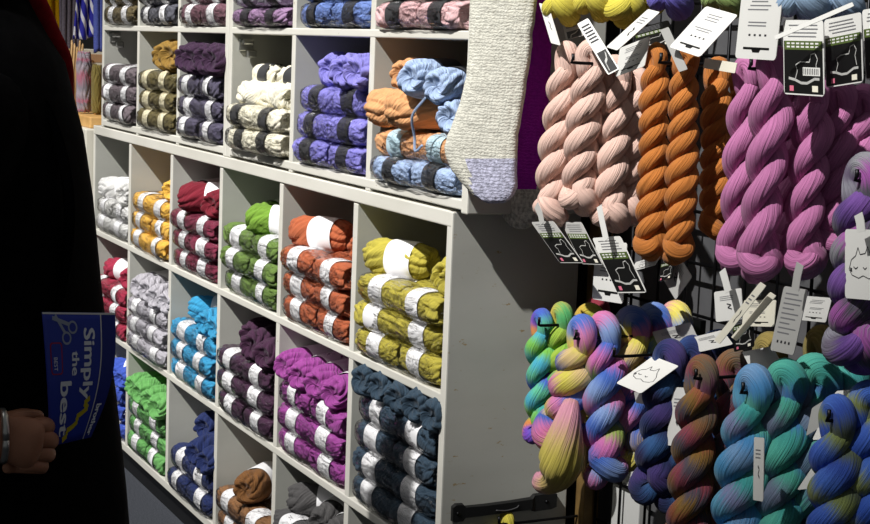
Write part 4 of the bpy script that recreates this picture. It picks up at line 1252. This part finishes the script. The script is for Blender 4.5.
# hand with palm, four fingers, thumb
hand = [[(P3(hx + .002, hy - .02, hz + .008), (.017, .026)), (P3(hx, hy + .012, hz + .002), (.016, .029)), (P3(hx + .002, hy + .038, hz - .008), (.016, .034)), (P3(hx + .003, hy + .060, hz - .013), (.014, .033))]]
hm_ = skin_mesh('hand', hand)
fing = []
for k, (kz, ky, ln, r_) in enumerate(((.013, .066, .036, .0098), (-.004, .070, .040, .0102), (-.021, .067, .038, .0098), (-.036, .060, .030, .0088))):
    kx = hx - .001 - .002 * abs(k - 1)
    Z_ = hz + kz
    fing.append([(P3(hx, hy + .030, hz - .006 + kz * .8), r_ * 1.0), (P3(kx, hy + ky - .006, Z_), r_ * 1.15), (P3(kx - .012, hy + ky + .004, Z_ - .008), r_ * 1.08), (P3(kx - .012 - ln * .6, hy + ky - .004, Z_ - .012), r_), (P3(kx - .016 - ln * .75, hy + ky - .026, Z_ - .012), r_ * .92), (P3(kx - .012 - ln * .5, hy + ky - .040, Z_ - .010), r_ * .8)])
fing.append([(P3(hx - .008, hy + .004, hz + .006), .013), (P3(hx - .024, hy + .022, hz + .014), .0125), (P3(hx - .034, hy + .044, hz + .016), .0108), (P3(hx - .036, hy + .068, hz + .012), .0088)])
meshes = [bm_, hm_] + [skin_mesh('finger', [c_]) for c_ in fing]
# head: one shaped surface with face and ears, looking along +y
HV, HF = [], []
hc = Vector((PX, PY + .03, 1.365))
nh, mh = 40, 32
for j in range(mh + 1):
    a = -PI / 2 + PI * j / mh
    for k in range(nh):
        t_ = 2 * PI * k / nh
        x, y, z = math.cos(a) * math.cos(t_), math.cos(a) * math.sin(t_), math.sin(a)
        rx, ry, rz = .068, .085, .104
        jaw = 1 - .22 * max(0, -z) ** 1.5
        q = Vector((x * rx * jaw, y * ry * (1 - .1 * max(0, -z)), z * rz))
        fr = max(0, y)
        q.y += .020 * fr * math.exp(-((x / .16) ** 2 + ((z + .12) / .16) ** 2))           # nose
        q.y -= .009 * fr * (math.exp(-(((x - .38) / .2) ** 2 + ((z - .05) / .12) ** 2)) + math.exp(-(((x + .38) / .2) ** 2 + ((z - .05) / .12) ** 2)))   # eye sockets
        q.y += .005 * fr * math.exp(-((x / .3) ** 2 + ((z + .48) / .07) ** 2))            # lips
        q.y += .006 * fr * math.exp(-((x / .3) ** 2 + ((z + .85) / .15) ** 2))            # chin
        q.x += math.copysign(.014, x) * math.exp(-((y / .16) ** 2 + ((z + .02) / .22) ** 2)) * (abs(x) > .5)   # ears
        HV.append(q + hc - Vector(po))
for j in range(mh):
    for k in range(nh):
        k2 = (k + 1) % nh
        HF.append((j * nh + k, j * nh + k2, (j + 1) * nh + k2, (j + 1) * nh + k))
meshes.append(new_mesh('head', HV, HF))
bm = bmesh.new()
for me in meshes: bm.from_mesh(me)
me = bpy.data.meshes.new('body'); bm.to_mesh(me); bm.free()
me.polygons.foreach_set('use_smooth', [True] * len(me.polygons))
link('body', me, M_SKIN, person)
# hair
HV2 = []
for v in HV:
    q = (v + Vector(po) - hc)
    k = 1.10 if q.z > -.03 or q.y < 0 else .9
    HV2.append(Vector((q.x * k, q.y * k - .012, q.z * (1.08 if q.z > 0 else 1.0) + .004)) + hc - Vector(po))
hf2 = [f for f in HF if sum((HV[i] + Vector(po) - hc).y - .35 * (HV[i] + Vector(po) - hc).z for i in f) / 4 < .02]
link('hair', new_mesh('hair', HV2, hf2), noisy('dark_brown_hair', '#1A120C', '#2A1C12', 60, .6, .4), person)
# coat: body and skirt, sleeves
rows = []
for z_, cy, rx, ry in ((.36, -.724, .235, .20), (.48, -.729, .232, .19), (.60, -.734, .228, .18), (.74, -.740, .222, .168), (.88, -.746, .215, .158), (1.0, -.753, .208, .150), (1.08, -.760, .20, .144), (1.13, -.763, .19, .134), (1.17, -.757, .168, .118), (1.205, -.757, .135, .096), (1.23, -.754, .10, .080), (1.255, -.756, .08, .068)):
    rows.append((0, cy - PY, z_, rx, ry))
v, f = loft(rows, 56, 3, .012)
link('coat', new_mesh('coat', v, f), M_COAT, person)
sl = skin_mesh('coat_sleeve', [[(P3(PX + .12, PY, 1.15), .075), (P3(PX + .175, PY - .02, 1.08), .072), (P3(PX + .20, PY - .09, .96), .062), (P3(PX + .215, PY - .115, .88), .060), (P3(hx - .01, hy - .085, hz + .06), .048), (P3(hx, hy - .012, hz + .022), .036)]])
link('coat_sleeve', sl, M_COAT, person)
sl = skin_mesh('coat_sleeve', [[(P3(PX - .12, PY, 1.15), .075), (P3(PX - .19, PY, 1.06), .068), (P3(PX - .21, PY - .03, .92), .060), (P3(PX - .205, PY + .03, .78), .050), (P3(PX - .20, PY + .06, .735), .046)]])
link('coat_sleeve', sl, M_COAT, person)
for s in (1, -1):
    tl = skin_mesh('trouser_leg', [[(P3(PX + s * .085, PY, .70), .095), (P3(PX + s * .09, PY + .01, .42), .075), (P3(PX + s * .09, PY, .07), .06)]])
    link('trouser_leg', tl, M_COAT, person)
    sh = skin_mesh('shoe', [[(P3(PX + s * .092, PY - .05, .045), .042), (P3(PX + s * .094, PY + .05, .042), .042), (P3(PX + s * .097, PY + .15, .034), .034)]])
    link('shoe', sh, M_BLKPL, person)
# red scarf: round the neck and down the front edge of the coat
M_SC = noisy('red_scarf', '#6E0E14', '#84141A', 90, .9, .3, spec=.1)
sc_pts = []
for i in range(25):
    a = 2 * PI * i / 24 + PI / 2
    sc_pts.append((.082 * math.cos(a), -.762 + .080 * math.sin(a) - PY, 1.262 + .012 * math.sin(2 * a), .021))
v1 = tube_geo(sc_pts, 14, 60, ridge=.02)
tail = [(.035, -.690 - PY, 1.268, .015), (.035, -.672 - PY, 1.235, .016), (.035, -.659 - PY, 1.205, .016), (.03, -.642 - PY, 1.172, .015), (.025, -.634 - PY, 1.13, .011), (.02, -.628 - PY, 1.07, .008)]
v2 = tube_geo(tail, 14, 40, ridge=.02, flat=.7)
v, f, u = join_geo([v1, v2])
link('scarf', new_mesh('scarf', v, f, u), M_SC, person)
# watch
bm = bmesh.new()
wt = []
for i in range(21):
    a = 2 * PI * i / 20
    wt.append((hx - PX + .020 * math.cos(a), hy + .012 - PY, hz + .002 + .030 * math.sin(a), .0042))
v, f, u = tube_geo(wt, 10, None)
link('wristwatch', new_mesh('wristwatch', v, f, u), M_STEEL, person)
# bag strap across the coat
st = [(PX + .12, -.775, 1.205), (PX + .165, -.70, 1.13), (PX + .195, -.67, 1.02), (PX + .205, -.68, .90), (PX + .20, -.72, .80)]
tube('bag_strap', noisy('dark_leather', '#050506', '#08080A', 40, .95, .1, spec=.0), person, [(*p, .009) for p in st], 10, 50, off=po, flat=.5)

# brochure in the hand: a real folded sheet with print
BX = .362
BT = [atx(42, 312, BX), atx(115, 313, BX), atx(91, 437, BX), atx(50, 447, BX)]
bc = sum(BT, Vector()) / 4
def bro(u, v, h=0.0):          # u right, v down
    tl, tr, br, bl = BT
    p = (tl * (1 - u) + tr * u) * (1 - v) + (bl * (1 - u) + br * u) * v
    p = p + Vector((.006 * math.sin(PI * v) + h, .010 * u * math.sin(PI * v), 0))
    return p - bc
def sheet(u0, v0, u1, v1, h, n=12):
    V, Fs = [], []
    for j in range(n + 1):
        for i in range(n + 1):
            V.append(bro(u0 + (u1 - u0) * i / n, v0 + (v1 - v0) * j / n, h))
    for j in range(n):
        for i in range(n):
            a_ = j * (n + 1) + i
            Fs.append((a_, a_ + n + 1, a_ + n + 2, a_ + 1))
    return V, Fs
brochure = empty('brochure', 'blue printed brochure held in the hand, with white lettering', 'brochure', bc)
M_BLUE = plain('blue_print', '#2438A4', .35); M_DBLUE = plain('dark_blue_print', '#1A2884', .35)
V, Fs = sheet(0, 0, 1, 1, 0, 16)
me = new_mesh('cover', V, Fs)
bm = bmesh.new(); bm.from_mesh(me); bmesh.ops.solidify(bm, geom=list(bm.faces), thickness=.0022); bm.to_mesh(me); bm.free()
link('cover', me, M_BLUE, brochure)
def printed(name, mt, polys, h):
    V, Fs = [], []
    for pl in polys:
        o_ = len(V); V += [bro(u_, v_, h) for u_, v_ in pl]; Fs.append(tuple(range(o_, o_ + len(pl))))
    return link(name, new_mesh(name, V, Fs, None, False), mt, brochure)
V, Fs = sheet(.80, 0, 1, 1, .0004)
link('side_strip', new_mesh('side_strip', V, Fs), M_DBLUE, brochure)
HT = .0007
V, Fs = sheet(.787, .0, .803, 1, HT); link('white_rule', new_mesh('white_rule', V, Fs), M_WHITE, brochure)
V, Fs = sheet(0, 0, 1, .014, HT); link('white_edge', new_mesh('white_edge', V, Fs), M_WHITE, brochure)

def text_geo(body_):
    cu = bpy.data.curves.new('lettering', 'FONT')
    cu.body = body_; cu.resolution_u = 3
    o_ = bpy.data.objects.new('lettering', cu); C.objects.link(o_)
    dg = bpy.context.evaluated_depsgraph_get()
    me_ = bpy.data.meshes.new_from_object(o_.evaluated_get(dg))
    V = [v_.co.copy() for v_ in me_.vertices]; Fs = [tuple(p_.vertices) for p_ in me_.polygons]
    bpy.data.objects.remove(o_); bpy.data.curves.remove(cu); bpy.data.meshes.remove(me_)
    return V, Fs
def lettering(txt, u_base, u_top, v0, v1, mt, bold=0.0, lift=0.0):
    """text reading downwards: its baseline at u_base, capitals reaching u_top, from v0 to v1"""
    V, Fs = text_geo(txt)
    xs = [q.x for q in V]; x0, x1 = min(xs), max(xs)
    hcap = .70
    allV, allF = [], []
    for dx, dy in ((0, 0), (bold, 0), (0, bold), (bold, bold), (-bold, 0)) if bold else ((0, 0),):
        o_ = len(allV)
        for q in V:
            v_ = v0 + (q.x - x0) / (x1 - x0) * (v1 - v0) + dx
            u_ = u_base + (q.y / hcap) * (u_top - u_base) + dy
            allV.append(bro(u_, v_, HT + lift + .0001 * len(allF) / max(1, len(Fs))))
        allF += [tuple(i + o_ for i in f_) for f_ in Fs]
    return link('lettering', new_mesh('lettering', allV, allF, None, False), mt, brochure)
M_LET = plain('pale_lettering', '#EEF1F5', .4)
lettering('Simply', .55, .70, .12, .66, M_LET, .006)
lettering('the', .375, .475, .29, .47, M_LET, .004)
lettering('best', .20, .37, .52, .93, M_LET, .007)
lettering('brother', .85, .935, .72, .97, M_LET, .004)
# small red badge
printed('badge', plain('red_print', '#A01838', .4), [rrect(.07, .22, .24, .46, .03)], HT)
printed('badge_field', M_BLUE, [rrect(.085, .23, .225, .45, .025)], HT + .0003)
lettering('BEST', .115, .165, .33, .43, M_LET, 0, .0006)
# scissors: two rings and two blades
sc_ = []
for cu_, cv_ in ((.31, .19), (.40, .11)):
    ring = [(cu_ + .065 * math.cos(2 * PI * i / 24), cv_ + .05 * math.sin(2 * PI * i / 24)) for i in range(24)]
    rin = [(cu_ + .045 * math.cos(2 * PI * i / 24), cv_ + .034 * math.sin(2 * PI * i / 24)) for i in range(24)]
    for i in range(24):
        j = (i + 1) % 24
        sc_.append([ring[i], ring[j], rin[j], rin[i]])
sc_.append(seg(.29, .15, .17, .02, .03)); sc_.append(seg(.36, .09, .13, .04, .03))
printed('scissors_print', plain('silver_print', '#9AA3B4', .4), sc_, HT)
# yellow tape measure print
tp = [(.70, .66), (.62, .70), (.70, .74), (.60, .78), (.52, .80), (.56, .84), (.46, .88), (.36, .90), (.38, .94), (.28, .97)]
printed('tape_print', plain('yellow_print', '#C8B41E', .4), squiggle(tp, .045), HT)

# ------------------------------------------------------------------ light
def spot(name, loc, target, power, size, blend, rad, col=(1, .97, .92)):
    d = bpy.data.lights.new(name, 'SPOT')
    d.energy = power; d.spot_size = math.radians(size); d.spot_blend = blend; d.shadow_soft_size = rad; d.color = col
    o = bpy.data.objects.new(name, d); C.objects.link(o)
    o.location = loc
    o.rotation_euler = (Vector(target) - Vector(loc)).to_track_quat('-Z', 'Y').to_euler()
    return o
spot('ceiling_spotlight', (3.3, -9.0, Z0 + 11.2), (-.45, 0, Z0 + .57), 17300, 8.8, 1.0, .11, (1, .985, .96)).scale = (2.7, 1, 1)
def area(name, loc, target, power, sx, sy, col=(1, .98, .95)):
    d = bpy.data.lights.new(name, 'AREA'); d.shape = 'RECTANGLE'; d.size = sx; d.size_y = sy; d.energy = power; d.color = col
    o = bpy.data.objects.new(name, d); C.objects.link(o); o.location = loc
    o.rotation_euler = (Vector(target) - Vector(loc)).to_track_quat('-Z', 'Y').to_euler()
area('ambient_fill_light', (-1.0, -2.2, 3.4), (-1.0, -1.0, 0), 22, 3.0, 1.2)  # unseen soft area light, added to supply ambient fill
w = bpy.data.worlds.new('World'); bpy.context.scene.world = w; w.use_nodes = True
w.node_tree.nodes['Background'].inputs[0].default_value = (.92, .96, 1, 1)
w.node_tree.nodes['Background'].inputs[1].default_value = .10

vs_ = bpy.context.scene.view_settings
vs_.view_transform = 'Standard'; vs_.look = 'None'; vs_.exposure = 0; vs_.gamma = 1; vs_.use_curve_mapping = False
bpy.context.scene.cycles.transparent_max_bounces = 16
bpy.context.scene.cycles.max_bounces = 6
